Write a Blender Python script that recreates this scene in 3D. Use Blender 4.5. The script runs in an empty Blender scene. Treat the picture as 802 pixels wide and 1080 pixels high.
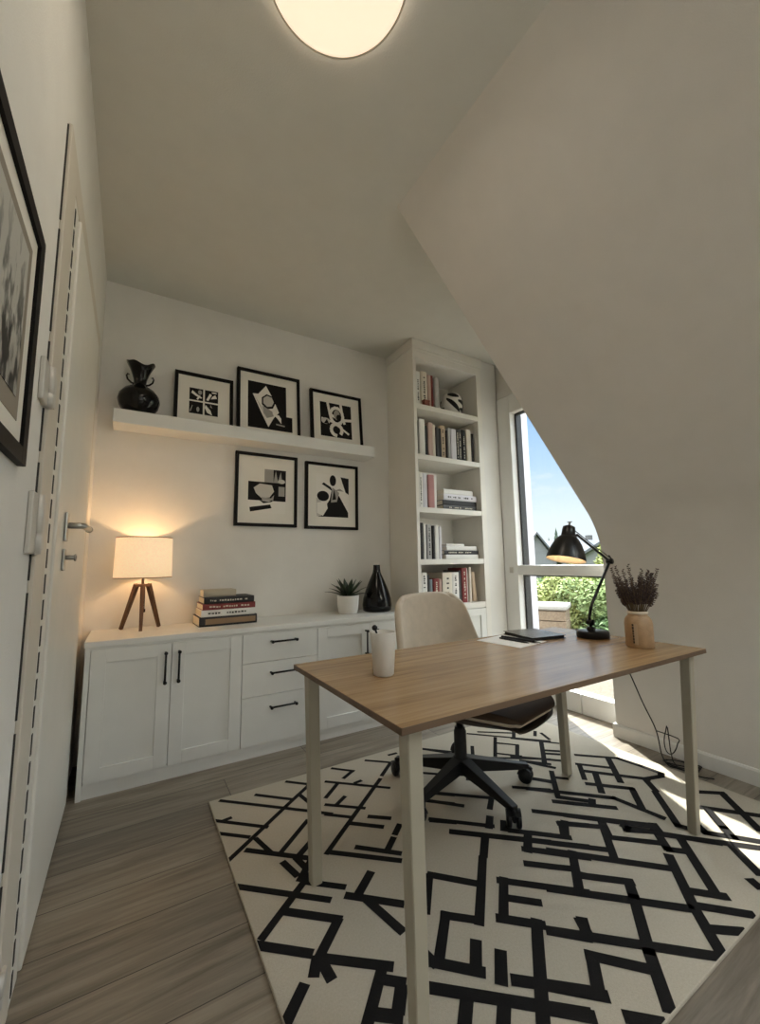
import bpy, bmesh, math, random
from mathutils import Vector, Matrix
random.seed(7)
S = bpy.context.scene
COL = S.collection
PI = math.pi

# ---------------------------------------------------------------- materials
MATS = {}
def mat(name, col, rough=.6, metal=0., spec=.5, bump=0., bscale=60., var=0., vscale=8., emit=None, estr=0., coat=0.):
    if name in MATS: return MATS[name]
    m = bpy.data.materials.new(name); m.use_nodes = True
    nt = m.node_tree; b = nt.nodes['Principled BSDF']
    b.inputs['Base Color'].default_value = (*col, 1)
    b.inputs['Roughness'].default_value = rough
    b.inputs['Metallic'].default_value = metal
    b.inputs['Specular IOR Level'].default_value = spec
    if coat: b.inputs['Coat Weight'].default_value = coat; b.inputs['Coat Roughness'].default_value = .08
    tc = nt.nodes.new('ShaderNodeTexCoord')
    if bump:
        n = nt.nodes.new('ShaderNodeTexNoise'); n.inputs['Scale'].default_value = bscale; n.inputs['Detail'].default_value = 3
        nt.links.new(tc.outputs['Object'], n.inputs['Vector'])
        bp = nt.nodes.new('ShaderNodeBump'); bp.inputs['Strength'].default_value = bump; bp.inputs['Distance'].default_value = .004
        nt.links.new(n.outputs['Fac'], bp.inputs['Height']); nt.links.new(bp.outputs['Normal'], b.inputs['Normal'])
    n2 = nt.nodes.new('ShaderNodeTexNoise'); n2.inputs['Scale'].default_value = vscale; n2.inputs['Detail'].default_value = 4
    nt.links.new(tc.outputs['Object'], n2.inputs['Vector'])
    r = nt.nodes.new('ShaderNodeValToRGB')
    v = max(var, .02)
    r.color_ramp.elements[0].position = .3; r.color_ramp.elements[1].position = .7
    r.color_ramp.elements[0].color = (*[c*(1-v) for c in col], 1)
    r.color_ramp.elements[1].color = (*[min(1, c*(1+v)) for c in col], 1)
    nt.links.new(n2.outputs['Fac'], r.inputs['Fac']); nt.links.new(r.outputs['Color'], b.inputs['Base Color'])
    if emit:
        b.inputs['Emission Color'].default_value = (*emit, 1); b.inputs['Emission Strength'].default_value = estr
    MATS[name] = m
    return m

def wood(name, c0, c1, rough, sx, sy, planks=None, axis='x', bump=.1):
    """stretched-noise wood grain; grain runs along local x (or z)"""
    m = bpy.data.materials.new(name); m.use_nodes = True; nt = m.node_tree; L = nt.links
    b = nt.nodes['Principled BSDF']; b.inputs['Roughness'].default_value = rough
    tc = nt.nodes.new('ShaderNodeTexCoord'); mp = nt.nodes.new('ShaderNodeMapping')
    sc = (sx, sy, sy) if axis == 'x' else (sy, sy, sx)
    mp.inputs['Scale'].default_value = sc
    L.new(tc.outputs['Object'], mp.inputs['Vector'])
    vec = mp.outputs['Vector']
    br = None
    if planks:
        pm = nt.nodes.new('ShaderNodeMapping'); L.new(tc.outputs['Object'], pm.inputs['Vector'])
        pm.inputs['Location'].default_value = (.33, .07, 0)
        br = nt.nodes.new('ShaderNodeTexBrick'); L.new(pm.outputs['Vector'], br.inputs['Vector'])
        br.inputs['Scale'].default_value = 1
        br.inputs['Brick Width'].default_value = planks[0]; br.inputs['Row Height'].default_value = planks[1]
        br.inputs['Mortar Size'].default_value = .0018; br.inputs['Mortar Smooth'].default_value = .2
        br.inputs['Color1'].default_value = (0, 0, 0, 1); br.inputs['Color2'].default_value = (1, 1, 1, 1); br.inputs['Mortar'].default_value = (.5, .5, .5, 1)
        br.offset = .37; br.offset_frequency = 2
        ad = nt.nodes.new('ShaderNodeVectorMath'); ad.operation = 'MULTIPLY_ADD'
        L.new(br.outputs['Color'], ad.inputs[0]); ad.inputs[1].default_value = (7.3, 5.1, 3.7); L.new(vec, ad.inputs[2])
        vec = ad.outputs[0]
    n = nt.nodes.new('ShaderNodeTexNoise'); n.inputs['Scale'].default_value = 1; n.inputs['Detail'].default_value = 6; n.inputs['Roughness'].default_value = .65; n.inputs['Distortion'].default_value = .6
    L.new(vec, n.inputs['Vector'])
    r = nt.nodes.new('ShaderNodeValToRGB'); r.color_ramp.elements[0].position = .32; r.color_ramp.elements[1].position = .68
    r.color_ramp.elements[0].color = (*c0, 1); r.color_ramp.elements[1].color = (*c1, 1)
    L.new(n.outputs['Fac'], r.inputs['Fac'])
    out = r.outputs['Color']
    if br:
        mx = nt.nodes.new('ShaderNodeMix'); mx.data_type = 'RGBA'; mx.blend_type = 'MULTIPLY'
        mr = nt.nodes.new('ShaderNodeMapRange'); L.new(br.outputs['Color'], mr.inputs['Value']); mr.inputs['To Min'].default_value = .74; mr.inputs['To Max'].default_value = 1.1
        mx.inputs['Factor'].default_value = 1; L.new(out, mx.inputs['A']); L.new(mr.outputs['Result'], mx.inputs['B'])
        m2 = nt.nodes.new('ShaderNodeMix'); m2.data_type = 'RGBA'; L.new(br.outputs['Fac'], m2.inputs['Factor'])
        L.new(mx.outputs['Result'], m2.inputs['A']); m2.inputs['B'].default_value = (c0[0]*.35, c0[1]*.35, c0[2]*.35, 1)
        out = m2.outputs['Result']
    L.new(out, b.inputs['Base Color'])
    if bump:
        bp = nt.nodes.new('ShaderNodeBump'); bp.inputs['Strength'].default_value = bump; bp.inputs['Distance'].default_value = .002
        L.new(n.outputs['Fac'], bp.inputs['Height']); L.new(bp.outputs['Normal'], b.inputs['Normal'])
    return m

def glass_mat():
    m = bpy.data.materials.new('window_glass'); m.use_nodes = True; nt = m.node_tree; L = nt.links
    nt.nodes.remove(nt.nodes['Principled BSDF']); out = nt.nodes['Material Output']
    t = nt.nodes.new('ShaderNodeBsdfTransparent'); t.inputs['Color'].default_value = (.96, .98, .97, 1)
    g = nt.nodes.new('ShaderNodeBsdfGlossy'); g.inputs['Roughness'].default_value = .01
    fr = nt.nodes.new('ShaderNodeFresnel'); fr.inputs['IOR'].default_value = 1.3
    mx = nt.nodes.new('ShaderNodeMixShader'); gm = nt.nodes.new('ShaderNodeNewGeometry'); sb = nt.nodes.new('ShaderNodeMath'); sb.operation = 'SUBTRACT'; sb.inputs[0].default_value = 1; L.new(gm.outputs['Backfacing'], sb.inputs[1])
    ml = nt.nodes.new('ShaderNodeMath'); ml.operation = 'MULTIPLY'; L.new(fr.outputs[0], ml.inputs[0]); L.new(sb.outputs[0], ml.inputs[1]); L.new(ml.outputs[0], mx.inputs[0]); L.new(t.outputs[0], mx.inputs[1]); L.new(g.outputs[0], mx.inputs[2])
    L.new(mx.outputs[0], out.inputs['Surface'])
    return m

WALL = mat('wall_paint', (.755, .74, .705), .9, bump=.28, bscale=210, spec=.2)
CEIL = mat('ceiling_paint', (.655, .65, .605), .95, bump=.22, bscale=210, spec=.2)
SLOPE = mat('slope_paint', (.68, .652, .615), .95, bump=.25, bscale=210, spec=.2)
TRIM = mat('trim_paint', (.70, .69, .66), .45)
DOORP = mat('door_paint', (.74, .72, .66), .4)
JAMB = mat('door_jamb_paint', (.62, .57, .49), .5)
SEAL = mat('rubber_seal', (.03, .028, .025), .7)
CABP = mat('cabinet_lacquer', (.73, .735, .715), .38)
CABIN = mat('shelf_lacquer', (.74, .72, .67), .5)
PVC = mat('window_plastic', (.82, .82, .80), .35)
CLAD = mat('dark_cladding', (.035, .033, .035), .5)
RENDERW = mat('outside_render', (.50, .48, .52), .9)
BLACK = mat('black_metal', (.007, .007, .0075), .38, spec=.3)
BLACKP = mat('black_plastic', (.008, .008, .0085), .45, spec=.3)
BLACKF = mat('black_frame', (.006, .005, .005), .55, spec=.15)
BLACKG = mat('black_glaze', (.004, .004, .0045), .14, spec=.35)
STEEL = mat('brushed_steel', (.42, .41, .38), .32, metal=1)
HINGE = mat('hinge_metal', (.58, .56, .52), .45, metal=.25)
GLASS = glass_mat()
FLOORM = wood('floor_laminate', (.135, .108, .080), (.33, .285, .225), .42, 1.6, 26, planks=(1.28, .19))
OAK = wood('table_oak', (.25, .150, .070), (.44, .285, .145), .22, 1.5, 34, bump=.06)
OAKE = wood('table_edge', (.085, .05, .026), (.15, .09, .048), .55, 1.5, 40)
WALN = wood('walnut', (.085, .038, .017), (.16, .075, .034), .5, 3, 50, axis='z')
LEGM = mat('table_leg_paint', (.37, .335, .26), .5)
FABC = mat('chair_fabric', (.52, .44, .34), .55, bump=.3, bscale=300, var=.06, vscale=20)
MATW = mat('mat_board', (.78, .75, .68), .7)
INKK = mat('print_black', (.009, .008, .008), .6, spec=.15)
INKW = mat('print_white', (.80, .77, .71), .5)
INKG = mat('print_grey', (.33, .31, .28), .5)
INKL = mat('print_lightgrey', (.55, .52, .47), .5)
PAPER = mat('paper', (.80, .79, .76), .6)
PAGES = mat('book_pages', (.72, .65, .53), .8, var=.08, vscale=90)
POTM = mat('pot_ceramic', (.72, .70, .66), .55)
SOIL = mat('soil', (.03, .022, .016), .9)
LEAFD = mat('dark_leaf', (.028, .045, .022), .45, var=.35, vscale=30)
CUPM = mat('cup_ceramic', (.60, .575, .53), .5, bump=.1, bscale=120)
JARM = mat('stoneware', (.36, .235, .13), .6, bump=.3, bscale=120, var=.12, vscale=40)
STEMM = mat('dried_stem', (.16, .11, .06), .8)
SPIKE = mat('dried_bloom', (.075, .05, .045), .9, var=.4, vscale=80)

# ---------------------------------------------------------------- mesh helpers
def box(bm, x0, x1, y0, y1, z0, z1, bev=0., mi=0, seg=2):
    t = bmesh.new()
    vs = [t.verts.new(p) for p in [(x0,y0,z0),(x1,y0,z0),(x1,y1,z0),(x0,y1,z0),(x0,y0,z1),(x1,y0,z1),(x1,y1,z1),(x0,y1,z1)]]
    for f in [(0,3,2,1),(4,5,6,7),(0,1,5,4),(1,2,6,5),(2,3,7,6),(3,0,4,7)]: t.faces.new([vs[i] for i in f])
    if bev: bmesh.ops.bevel(t, geom=t.edges[:], offset=bev, segments=seg, affect='EDGES', profile=.5)
    merge(bm, t, mi)
def merge(bm, t, mi=0, M=None):
    if M is not None: bmesh.ops.transform(t, matrix=M, verts=t.verts[:])
    mp = {}
    for v in t.verts: mp[v] = bm.verts.new(v.co)
    for f in t.faces:
        try: nf = bm.faces.new([mp[v] for v in f.verts]); nf.material_index = mi if mi is not None else f.material_index; nf.smooth = f.smooth
        except ValueError: pass
    t.free()
def lathe(bm, prof, seg=32, cx=0, cy=0, mi=0, M=None):
    t = bmesh.new(); rings = []
    for r, z in prof:
        if r < 1e-5: rings.append([t.verts.new((0, 0, z))])
        else: rings.append([t.verts.new((r*math.cos(2*PI*k/seg), r*math.sin(2*PI*k/seg), z)) for k in range(seg)])
    for a, b in zip(rings, rings[1:]):
        for k in range(seg):
            k2 = (k+1) % seg
            if len(a) == 1 and len(b) == 1: continue
            if len(a) == 1: f = t.faces.new([a[0], b[k2], b[k]])
            elif len(b) == 1: f = t.faces.new([a[k], a[k2], b[0]])
            else: f = t.faces.new([a[k], a[k2], b[k2], b[k]])
            f.smooth = True
    bmesh.ops.recalc_face_normals(t, faces=t.faces[:])
    merge(bm, t, mi, (M if M is not None else Matrix.Translation((cx, cy, 0))))
def tube(bm, pts, r, seg=10, mi=0, closed=False):
    pts = [Vector(p) for p in pts]; n = len(pts); t = bmesh.new(); rings = []
    up = None
    for i, p in enumerate(pts):
        d = (pts[min(i+1, n-1)] - pts[max(i-1, 0)]).normalized()
        if up is None:
            up = Vector((0, 0, 1)) if abs(d.z) < .9 else Vector((1, 0, 0))
        a = d.cross(up)
        if a.length < 1e-4: a = d.cross(Vector((0, 1, 0)))
        a.normalize(); b = a.cross(d).normalized(); up = b
        rr = r[i] if isinstance(r, (list, tuple)) else r
        rings.append([t.verts.new(p + a*rr*math.cos(2*PI*k/seg) + b*rr*math.sin(2*PI*k/seg)) for k in range(seg)])
    for a, b in zip(rings, rings[1:]):
        for k in range(seg):
            f = t.faces.new([a[k], a[(k+1) % seg], b[(k+1) % seg], b[k]]); f.smooth = True
    t.faces.new(rings[0][::-1]); t.faces.new(rings[-1])
    bmesh.ops.recalc_face_normals(t, faces=t.faces[:])
    merge(bm, t, mi)
def bar(bm, a, b, wa, wb=None, mi=0, twist=0., ha=None, hb=None):
    """tapered square bar from a to b"""
    a, b = Vector(a), Vector(b); wb = wa if wb is None else wb
    d = (b-a).normalized()
    ref = Vector((math.cos(twist), math.sin(twist), 0)) if abs(d.z) > .5 else Vector((0, 0, 1))
    u = (ref - d*ref.dot(d)).normalized(); v = d.cross(u)
    ha = wa if ha is None else ha; hb = wb if hb is None else hb
    t = bmesh.new(); R = []
    for p, w, h in ((a, wa, ha), (b, wb, hb)):
        R.append([t.verts.new(p + u*sx*h/2 + v*sy*w/2) for sx, sy in ((-1,-1),(1,-1),(1,1),(-1,1))])
    for k in range(4): t.faces.new([R[0][k], R[0][(k+1)%4], R[1][(k+1)%4], R[1][k]])
    t.faces.new(R[0][::-1]); t.faces.new(R[1])
    bmesh.ops.recalc_face_normals(t, faces=t.faces[:])
    bmesh.ops.bevel(t, geom=t.edges[:], offset=min(wa, wb, ha, hb)*.08, segments=1, affect='EDGES')
    merge(bm, t, mi)
def poly(bm, pts, mi=0):
    f = bm.faces.new([bm.verts.new(p) for p in pts]); f.material_index = mi; return f
def prism(bm, pts, axis, d0, d1, mi=0):
    """extrude a 2D outline along an axis (outline in the other two axes, in order)"""
    t = bmesh.new()
    def P(a, b, d): return {'x': (d, a, b), 'y': (a, d, b), 'z': (a, b, d)}[axis]
    A = [t.verts.new(P(a, b, d0)) for a, b in pts]; B = [t.verts.new(P(a, b, d1)) for a, b in pts]
    n = len(pts)
    for k in range(n): t.faces.new([A[k], A[(k+1)%n], B[(k+1)%n], B[k]])
    t.faces.new(A[::-1]); t.faces.new(B)
    bmesh.ops.recalc_face_normals(t, faces=t.faces[:])
    merge(bm, t, mi)

def obj(name, bm, m, parent=None, smooth=None, loc=None, rot=None):
    me = bpy.data.meshes.new(name); bm.to_mesh(me); bm.free()
    for x in (m if isinstance(m, (list, tuple)) else [m]): me.materials.append(x)
    o = bpy.data.objects.new(name, me); COL.objects.link(o)
    if parent: o.parent = parent
    if loc: o.location = loc
    if rot: o.rotation_euler = rot
    return o
def tag(o, label, cat, group=None):
    o['label'] = label; o['category'] = cat
    if group: o['group'] = group
    return o
def thing(name, label, cat, loc=(0,0,0), rot=(0,0,0), group=None):
    o = bpy.data.objects.new(name, None); COL.objects.link(o); o.empty_display_size = .05
    o.location = loc; o.rotation_euler = rot
    return tag(o, label, cat, group)
def struct(name, bm, m, loc=None):
    o = obj(name, bm, m, loc=loc); o['kind'] = 'structure'; return o
def struct_empty(name, loc=(0,0,0)):
    o = bpy.data.objects.new(name, None); COL.objects.link(o); o.location = loc; o['kind'] = 'structure'; return o
def B(): return bmesh.new()
def simple(name, parent, m, *a, **k):
    bm = B(); box(bm, *a, **k); return obj(name, bm, m, parent)

# ---------------------------------------------------------------- camera
H = 1.1
yaw, pitch, roll, F = .54245246, .12285349, -.01504122, 437.048
cy, sy, cp, sp = math.cos(yaw), math.sin(yaw), math.cos(pitch), math.sin(pitch)
fw = Vector((sy*cp, cy*cp, sp)); rt = Vector((cy, -sy, 0)); upv = rt.cross(fw)
r2 = rt*math.cos(roll) + upv*math.sin(roll); u2 = -rt*math.sin(roll) + upv*math.cos(roll)
cam = bpy.data.cameras.new('camera'); camo = bpy.data.objects.new('camera', cam); COL.objects.link(camo)
M = Matrix((( r2.x, u2.x, -fw.x, 0), (r2.y, u2.y, -fw.y, 0), (r2.z, u2.z, -fw.z, H), (0, 0, 0, 1)))
camo.matrix_world = M
cam.sensor_fit = 'HORIZONTAL'; cam.sensor_width = 36; cam.lens = 36*F/802; cam.clip_start = .02; cam.clip_end = 500
S.camera = camo

# ---------------------------------------------------------------- room shell
XL, XK, XW, YB, YN, YC, HC = -.215, 2.676, 2.88, 3.0, -2.4, 1.6, 2.93
bm = B(); box(bm, XL-.3, 3.13, YN-.2, YB+.25, -.15, 0); struct('floor', bm, FLOORM)
SY0, SY1 = -1.75, .10        # roof window, out of view, added for fill daylight
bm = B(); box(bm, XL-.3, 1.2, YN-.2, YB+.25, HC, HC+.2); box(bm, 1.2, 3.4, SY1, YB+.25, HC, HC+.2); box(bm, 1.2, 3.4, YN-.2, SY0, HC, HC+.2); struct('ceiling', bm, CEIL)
bm = B(); box(bm, XL-.3, 3.13, YB, YB+.25, 0, HC); struct('wall_back', bm, WALL)
bm = B(); box(bm, XL-.25, XL, YN-.2, YB, 0, HC); struct('wall_left', bm, WALL)
# knee wall and roof slope: one solid mass that ends at the dormer (hidden cheek)
def bez(a, b, c, n=14): return [((1-u)**2*a[0]+2*u*(1-u)*b[0]+u*u*c[0], (1-u)**2*a[1]+2*u*(1-u)*b[1]+u*u*c[1]) for u in [k/n for k in range(n+1)]]
KNEE = [(2.42, 1.535)] + bez((2.54, 1.41), (XK, 1.262), (XK, 1.06))
bm = B(); full = [(1.095, HC)] + KNEE + [(XK, 0), (3.13, 0), (3.13, HC)]
prism(bm, full, 'y', SY1, YC); prism(bm, full, 'y', YN-.2, SY0)
sl = lambda x: HC-(x-1.095)*(HC-1.535)/(2.42-1.095)
SX0, SX1 = 1.50, 2.40
prism(bm, [(1.095, HC), (SX0, sl(SX0)), (SX0+.02, sl(SX0)+.02), (1.2, HC+.2), (1.095, HC+.2)], 'y', SY0, SY1)
prism(bm, [(SX1, sl(SX1))] + KNEE + [(XK, 0), (3.13, 0), (3.13, 1.35), (SX1+.12, sl(SX1)+.12)], 'y', SY0, SY1)
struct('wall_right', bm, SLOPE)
w3 = struct_empty('added_window_roof', ((SX0+SX1)/2, (SY0+SY1)/2, sl((SX0+SX1)/2)))  # unseen window put in to brighten the left wall
w3.rotation_euler = (0, math.atan2(HC-1.535, 2.42-1.095), 0); LS = (SX1-SX0)/math.cos(w3.rotation_euler.y)/2; WS = (SY1-SY0)/2
bm = B()
for a in [(-LS, LS, -WS, -WS+.05), (-LS, LS, WS-.05, WS), (-LS, -LS+.05, -WS+.05, WS-.05), (LS-.05, LS, -WS+.05, WS-.05)]: box(bm, *a, .005, .05, .003)
obj('window_frame', bm, PVC, w3)
simple('pane', w3, GLASS, -LS+.05, LS-.05, -WS+.05, WS-.05, .022, .028)  # pane of the added, unseen roof window
# dormer wall with the window opening (y 1.6..2.46, z .0..2.46)
OY, OZ = 2.458, 2.43
WT = 2.945
bm = B(); box(bm, XW, WT, OY, YB, 0, HC); box(bm, XW, WT, YC, OY, OZ, HC); box(bm, XW, WT, YC, OY, -.02, .02)
struct('wall_dormer', bm, [WALL])
# wall behind the camera with an unseen window added for fill light
bm = B(); WX0, WX1, WZ0, WZ1 = .25, 1.25, 1.15, 2.25
box(bm, XL-.25, WX0, YN-.2, YN, 0, HC); box(bm, WX1, 3.13, YN-.2, YN, 0, HC); box(bm, WX0, WX1, YN-.2, YN, 0, WZ0); box(bm, WX0, WX1, YN-.2, YN, WZ1, HC)
struct('wall_near', bm, WALL)
w2 = struct_empty('added_window_near', (0, YN-.1, 0))
bm = B()
for x0, x1, z0, z1 in [(WX0, WX0+.07, WZ0, WZ1), (WX1-.07, WX1, WZ0, WZ1), (WX0+.07, WX1-.07, WZ0, WZ0+.07), (WX0+.07, WX1-.07, WZ1-.07, WZ1)]:
    box(bm, x0, x1, -.03, .03, z0, z1, .004)
obj('window_frame', bm, PVC, w2)
simple('pane', w2, GLASS, WX0+.07, WX1-.07, -.004, .004, WZ0+.07, WZ1-.07)  # pane of the added, unseen near-wall window

# baseboards
bm = B(); prism(bm, [(XK, 0), (XK-.016, 0), (XK-.016, .068), (XK-.010, .078), (XK, .078)], 'y', YN, YC)
box(bm, XK-.016, 2.86, YC, YC+.014, 0, .078); struct('baseboard_right', bm, TRIM)
bm = B(); prism(bm, [(XL, 0), (XL+.014, 0), (XL+.014, .058), (XL+.008, .066), (XL, .066)], 'y', YN, 1.335); struct('baseboard_left', bm, TRIM)

# ---------------------------------------------------------------- window (dormer)
w = struct_empty('window_1', (0, 0, 0))
bm = B()
X0, X1 = 2.845, 2.93
box(bm, X0, X1, 2.455, 2.60, 0, 2.58, .006)          # far stile
box(bm, X0, X1, YC+.03, 2.455, 2.415, 2.58, .006)   # head
box(bm, X0, X1, YC+.001, YC+.03, 0, 2.58, .004)      # near stile, behind the knee wall corner
box(bm, X0, X1, YC+.03, 2.455, .985, 1.065, .006)   # middle rail
box(bm, X0, X1, 1.952, 2.455, 0, .142, .006); box(bm, X0, X1, YC+.03, 1.946, 0, .142, .006)
box(bm, X0-.006, X0+.02, YC+.03, 2.455, 1.02, 1.026)
obj('window_frame', bm, PVC, w)
bm = B()
for z0, z1 in ((1.065, 2.415), (.142, .985)):
    box(bm, X1-.02, X1+.045, 2.437, 2.4545, z0, z1)
    box(bm, X1-.03, X1+.012, YC+.03, 2.437, z1-.012, z1)
obj('seal', bm, CLAD, w)
bm = B(); box(bm, 2.912, 2.918, YC+.03, 2.437, 1.065, 2.403); obj('pane', bm, GLASS, w)
bm = B(); box(bm, 2.912, 2.918, YC+.03, 2.437, .142, .973); obj('pane', bm, GLASS, w)
bm = B(); box(bm, X0-.014, X0, 2.50, 2.535, 1.0, 1.05, .004); lathe(bm, [(0, 0), (.009, 0), (.009, .045), (0, .045)], 12, X0-.012, 2.518); 
for v in bm.verts: pass
obj('hinge', bm, HINGE, w)
# casing: head board and the far board next to the bookcase
bm = B(); box(bm, 2.852, XW, YC+.002, 2.64, 2.585, 2.655, .004); struct('trim_2', bm, TRIM)

# ---------------------------------------------------------------- door in the left wall
d = struct_empty('door_1', (XL, 0, 0))
bm = B()
box(bm, 0, .012, 1.345, 1.490, 0, 2.37, .003); box(bm, 0, .012, 2.56, 2.66, .0, 2.37, .003); box(bm, 0, .0115, 1.491, 2.559, 2.27, 2.37, .003)
obj('door_frame', bm, JAMB, d)
bm = B(); box(bm, 0, .010, 1.49, 1.60, 0, 2.27, .002); obj('door_jamb', bm, DOORP, d)
bm = B()
z = .08
while z < 2.15:
    box(bm, 0, .004, 1.3405, 1.3445, z, z+.30); z += .33
z = .02
while z < 2.2:
    box(bm, .0085, .0118, 1.512, 1.526, z, z+.055); z += .072
obj('seal', bm, SEAL, d)
bm = B(); box(bm, .0, .018, 1.605, 2.545, .012, 2.265, .004); obj('door_leaf', bm, DOORP, d)
h = None
bm = B(); box(bm, .018, .027, 1.755, 1.80, 1.19, 1.29, .004)
obj('handle_plate', bm, STEEL, d)
bm = B(); tube(bm, [(.02, 1.778, 1.245), (.06, 1.778, 1.245), (.068, 1.782, 1.245), (.071, 1.80, 1.245), (.073, 1.90, 1.246), (.073, 1.96, 1.247)], .0105, 12)
lathe(bm, [(0, 0), (.013, 0), (.013, .012), (0, .012)], 14, M=Matrix.Translation((.073, 1.96, 1.247)) @ Matrix.Rotation(-PI/2, 4, 'X'))
obj('door_handle', bm, STEEL, d)
bm = B(); box(bm, .018, .026, 1.755, 1.80, 1.09, 1.165, .004)
tube(bm, [(.026, 1.778, 1.135), (.05, 1.778, 1.135)], .008, 10)
for k in range(1): 
    ring = [(.052+.0*i, 1.795+.018*math.cos(2*PI*i/16), 1.135+.010*math.sin(2*PI*i/16)) for i in range(17)]
    tube(bm, ring, .003, 8)
obj('door_lock', bm, STEEL, d)
for z0, z1 in ((1.515, 1.625), (1.135, 1.285), (.135, .20)):
    bm = B(); box(bm, .0, .012, 1.262, 1.322, z0, z1, .003); box(bm, .010, .02, 1.345, 1.385, z0+.012, z1-.012, .003)
    lathe(bm, [(0, z0), (.011, z0), (.011, z0+.33*(z1-z0)), (.009, z0+.34*(z1-z0)), (.011, z0+.35*(z1-z0)), (.011, z1), (0, z1)], 14, .012, 1.334)
    obj('door_hinge', bm, HINGE, d)
# ---------------------------------------------------------------- ceiling lamp
lc = (.452, .953)
t = thing('ceiling_lamp', 'large round flush ceiling lamp glowing warm cream overhead', 'ceiling lamp', (*lc, HC))
bm = B(); lathe(bm, [(0, 0), (.20, 0), (.20, -.018), (0, -.018)], 64); obj('base', bm, TRIM, t)
bm = B(); lathe(bm, [(.216, -.034), (.2215, -.034), (.2218, -.043), (.216, -.043), (.216, -.034)], 72); obj('rim', bm, mat('lamp_rim', (.62, .55, .45), .4), t)
bm = B(); lathe(bm, [(.2155, -.036), (.2155, -.0425), (.205, -.0445), (.12, -.046), (0, -.047)], 72)
obj('diffuser', bm, mat('lamp_diffuser', (.85, .8, .7), .6, emit=(1, .77, .56), estr=.56), t)
bm = B(); lathe(bm, [(.196, -.0185), (.218, -.016), (.2195, -.022), (.2195, -.033), (.196, -.0345)], 72); obj('edge_light', bm, mat('lamp_edge', (.85, .8, .7), .6, emit=(1, .84, .66), estr=1.6), t)

# ---------------------------------------------------------------- left wall picture
t = thing('framed_picture', 'large black framed photograph of pale tangled branches on the left wall', 'picture', (XL, 0, 0))
y0, y1, z0, z1 = .46, 1.130, 1.315, 1.832
bm = B()
for a in [(y0+.028, y1-.04, z1-.034, z1), (y0+.028, y1-.04, z0, z0+.034), (y0, y0+.028, z0, z1), (y1-.04, y1, z0, z1)]: box(bm, .0, .015, *a, bev=.001)
obj('frame', bm, BLACKF, t)
simple('mat_board', t, MATW, .001, .008, y0+.027, y1-.027, z0+.027, z1-.027)
simple('mat_border', t, mat('print_taupe', (.27, .235, .19), .6), .008, .009, y0+.075, y1-.082, z0+.075, z1-.075)
# branches print
m = bpy.data.materials.new('branches_print'); m.use_nodes = True; nt = m.node_tree; b = nt.nodes['Principled BSDF']; b.inputs['Roughness'].default_value = .5
tc = nt.nodes.new('ShaderNodeTexCoord'); wv = nt.nodes.new('ShaderNodeTexWave'); wv.inputs['Scale'].default_value = 9; wv.inputs['Distortion'].default_value = 9; wv.inputs['Detail'].default_value = 4; wv.inputs['Detail Scale'].default_value = 1.3
mp = nt.nodes.new('ShaderNodeMapping'); mp.inputs['Scale'].default_value = (1, 2.2, .9); mp.inputs['Rotation'].default_value = (.45, 0, 0)
nt.links.new(tc.outputs['Object'], mp.inputs['Vector']); nt.links.new(mp.outputs['Vector'], wv.inputs['Vector'])
sx = nt.nodes.new('ShaderNodeSeparateXYZ'); nt.links.new(tc.outputs['Object'], sx.inputs[0])
mr = nt.nodes.new('ShaderNodeMapRange'); mr.inputs['From Min'].default_value = 1.47; mr.inputs['From Max'].default_value = 1.80; nt.links.new(sx.outputs['Z'], mr.inputs['Value'])
ad = nt.nodes.new('ShaderNodeMath'); ad.operation = 'MULTIPLY_ADD'; ad.inputs[1].default_value = .75; nt.links.new(wv.outputs['Fac'], ad.inputs[0]); nt.links.new(mr.outputs['Result'], ad.inputs[2])
rp = nt.nodes.new('ShaderNodeValToRGB'); rp.color_ramp.elements[0].position = .25; rp.color_ramp.elements[0].color = (.02, .019, .018, 1); rp.color_ramp.elements[1].position = .95; rp.color_ramp.elements[1].color = (.5, .49, .45, 1)
nt.links.new(ad.outputs[0], rp.inputs['Fac']); nt.links.new(rp.outputs['Color'], b.inputs['Base Color'])
simple('print', t, m, .009, .010, y0+.11, y1-.11, z0+.115, z1-.10)

# ---------------------------------------------------------------- floating shelf and what stands on it
SF, SB, ST = 2.815, YB, 2.035
t = obj('wall_shelf', (lambda bm: (box(bm, -.128, 1.655, SF, SB, ST-.085, ST, .003), bm)[1])(B()), CABP)
tag(t, 'long white floating shelf on the back wall above the sideboard', 'shelf')

def picture(label, cat, w, h, X, Y, Z, lean, art, mw, group=None, fr=.022):
    """frame facing -Y, origin bottom centre; art = list of (polygon in 0..1 print coords, material index)"""
    t = thing('framed_picture', label, 'picture', (X, Y, Z), (lean, 0, 0), group)
    bm = B()
    for a in [(-w/2+fr, w/2-fr, h-fr, h), (-w/2+fr, w/2-fr, 0, fr), (-w/2, -w/2+fr, 0, h), (w/2-fr, w/2, 0, h)]:
        box(bm, a[0], a[1], -.028, 0, a[2], a[3], bev=.0015)
    obj('frame', bm, BLACKF, t)
    simple('mat_board', t, MATW, -w/2+fr-.002, w/2-fr+.002, -.016, -.006, fr-.002, h-fr+.002)
    l, r_, b_, tp = mw
    x0, x1, z0, z1 = -w/2+fr+l, w/2-fr-r_, fr+b_, h-fr-tp
    bm = B()
    for i, (pts, mi) in enumerate(art):
        poly(bm, [(x0+(x1-x0)*u, -.0164-.00012*i, z0+(z1-z0)*v) for u, v in pts], mi)
    bmesh.ops.recalc_face_normals(bm, faces=bm.faces[:])
    for f in bm.faces:
        if f.normal.y > 0: f.normal_flip()
    obj('print', bm, [INKK, INKW, INKG, INKL], t)
    return t
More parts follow.
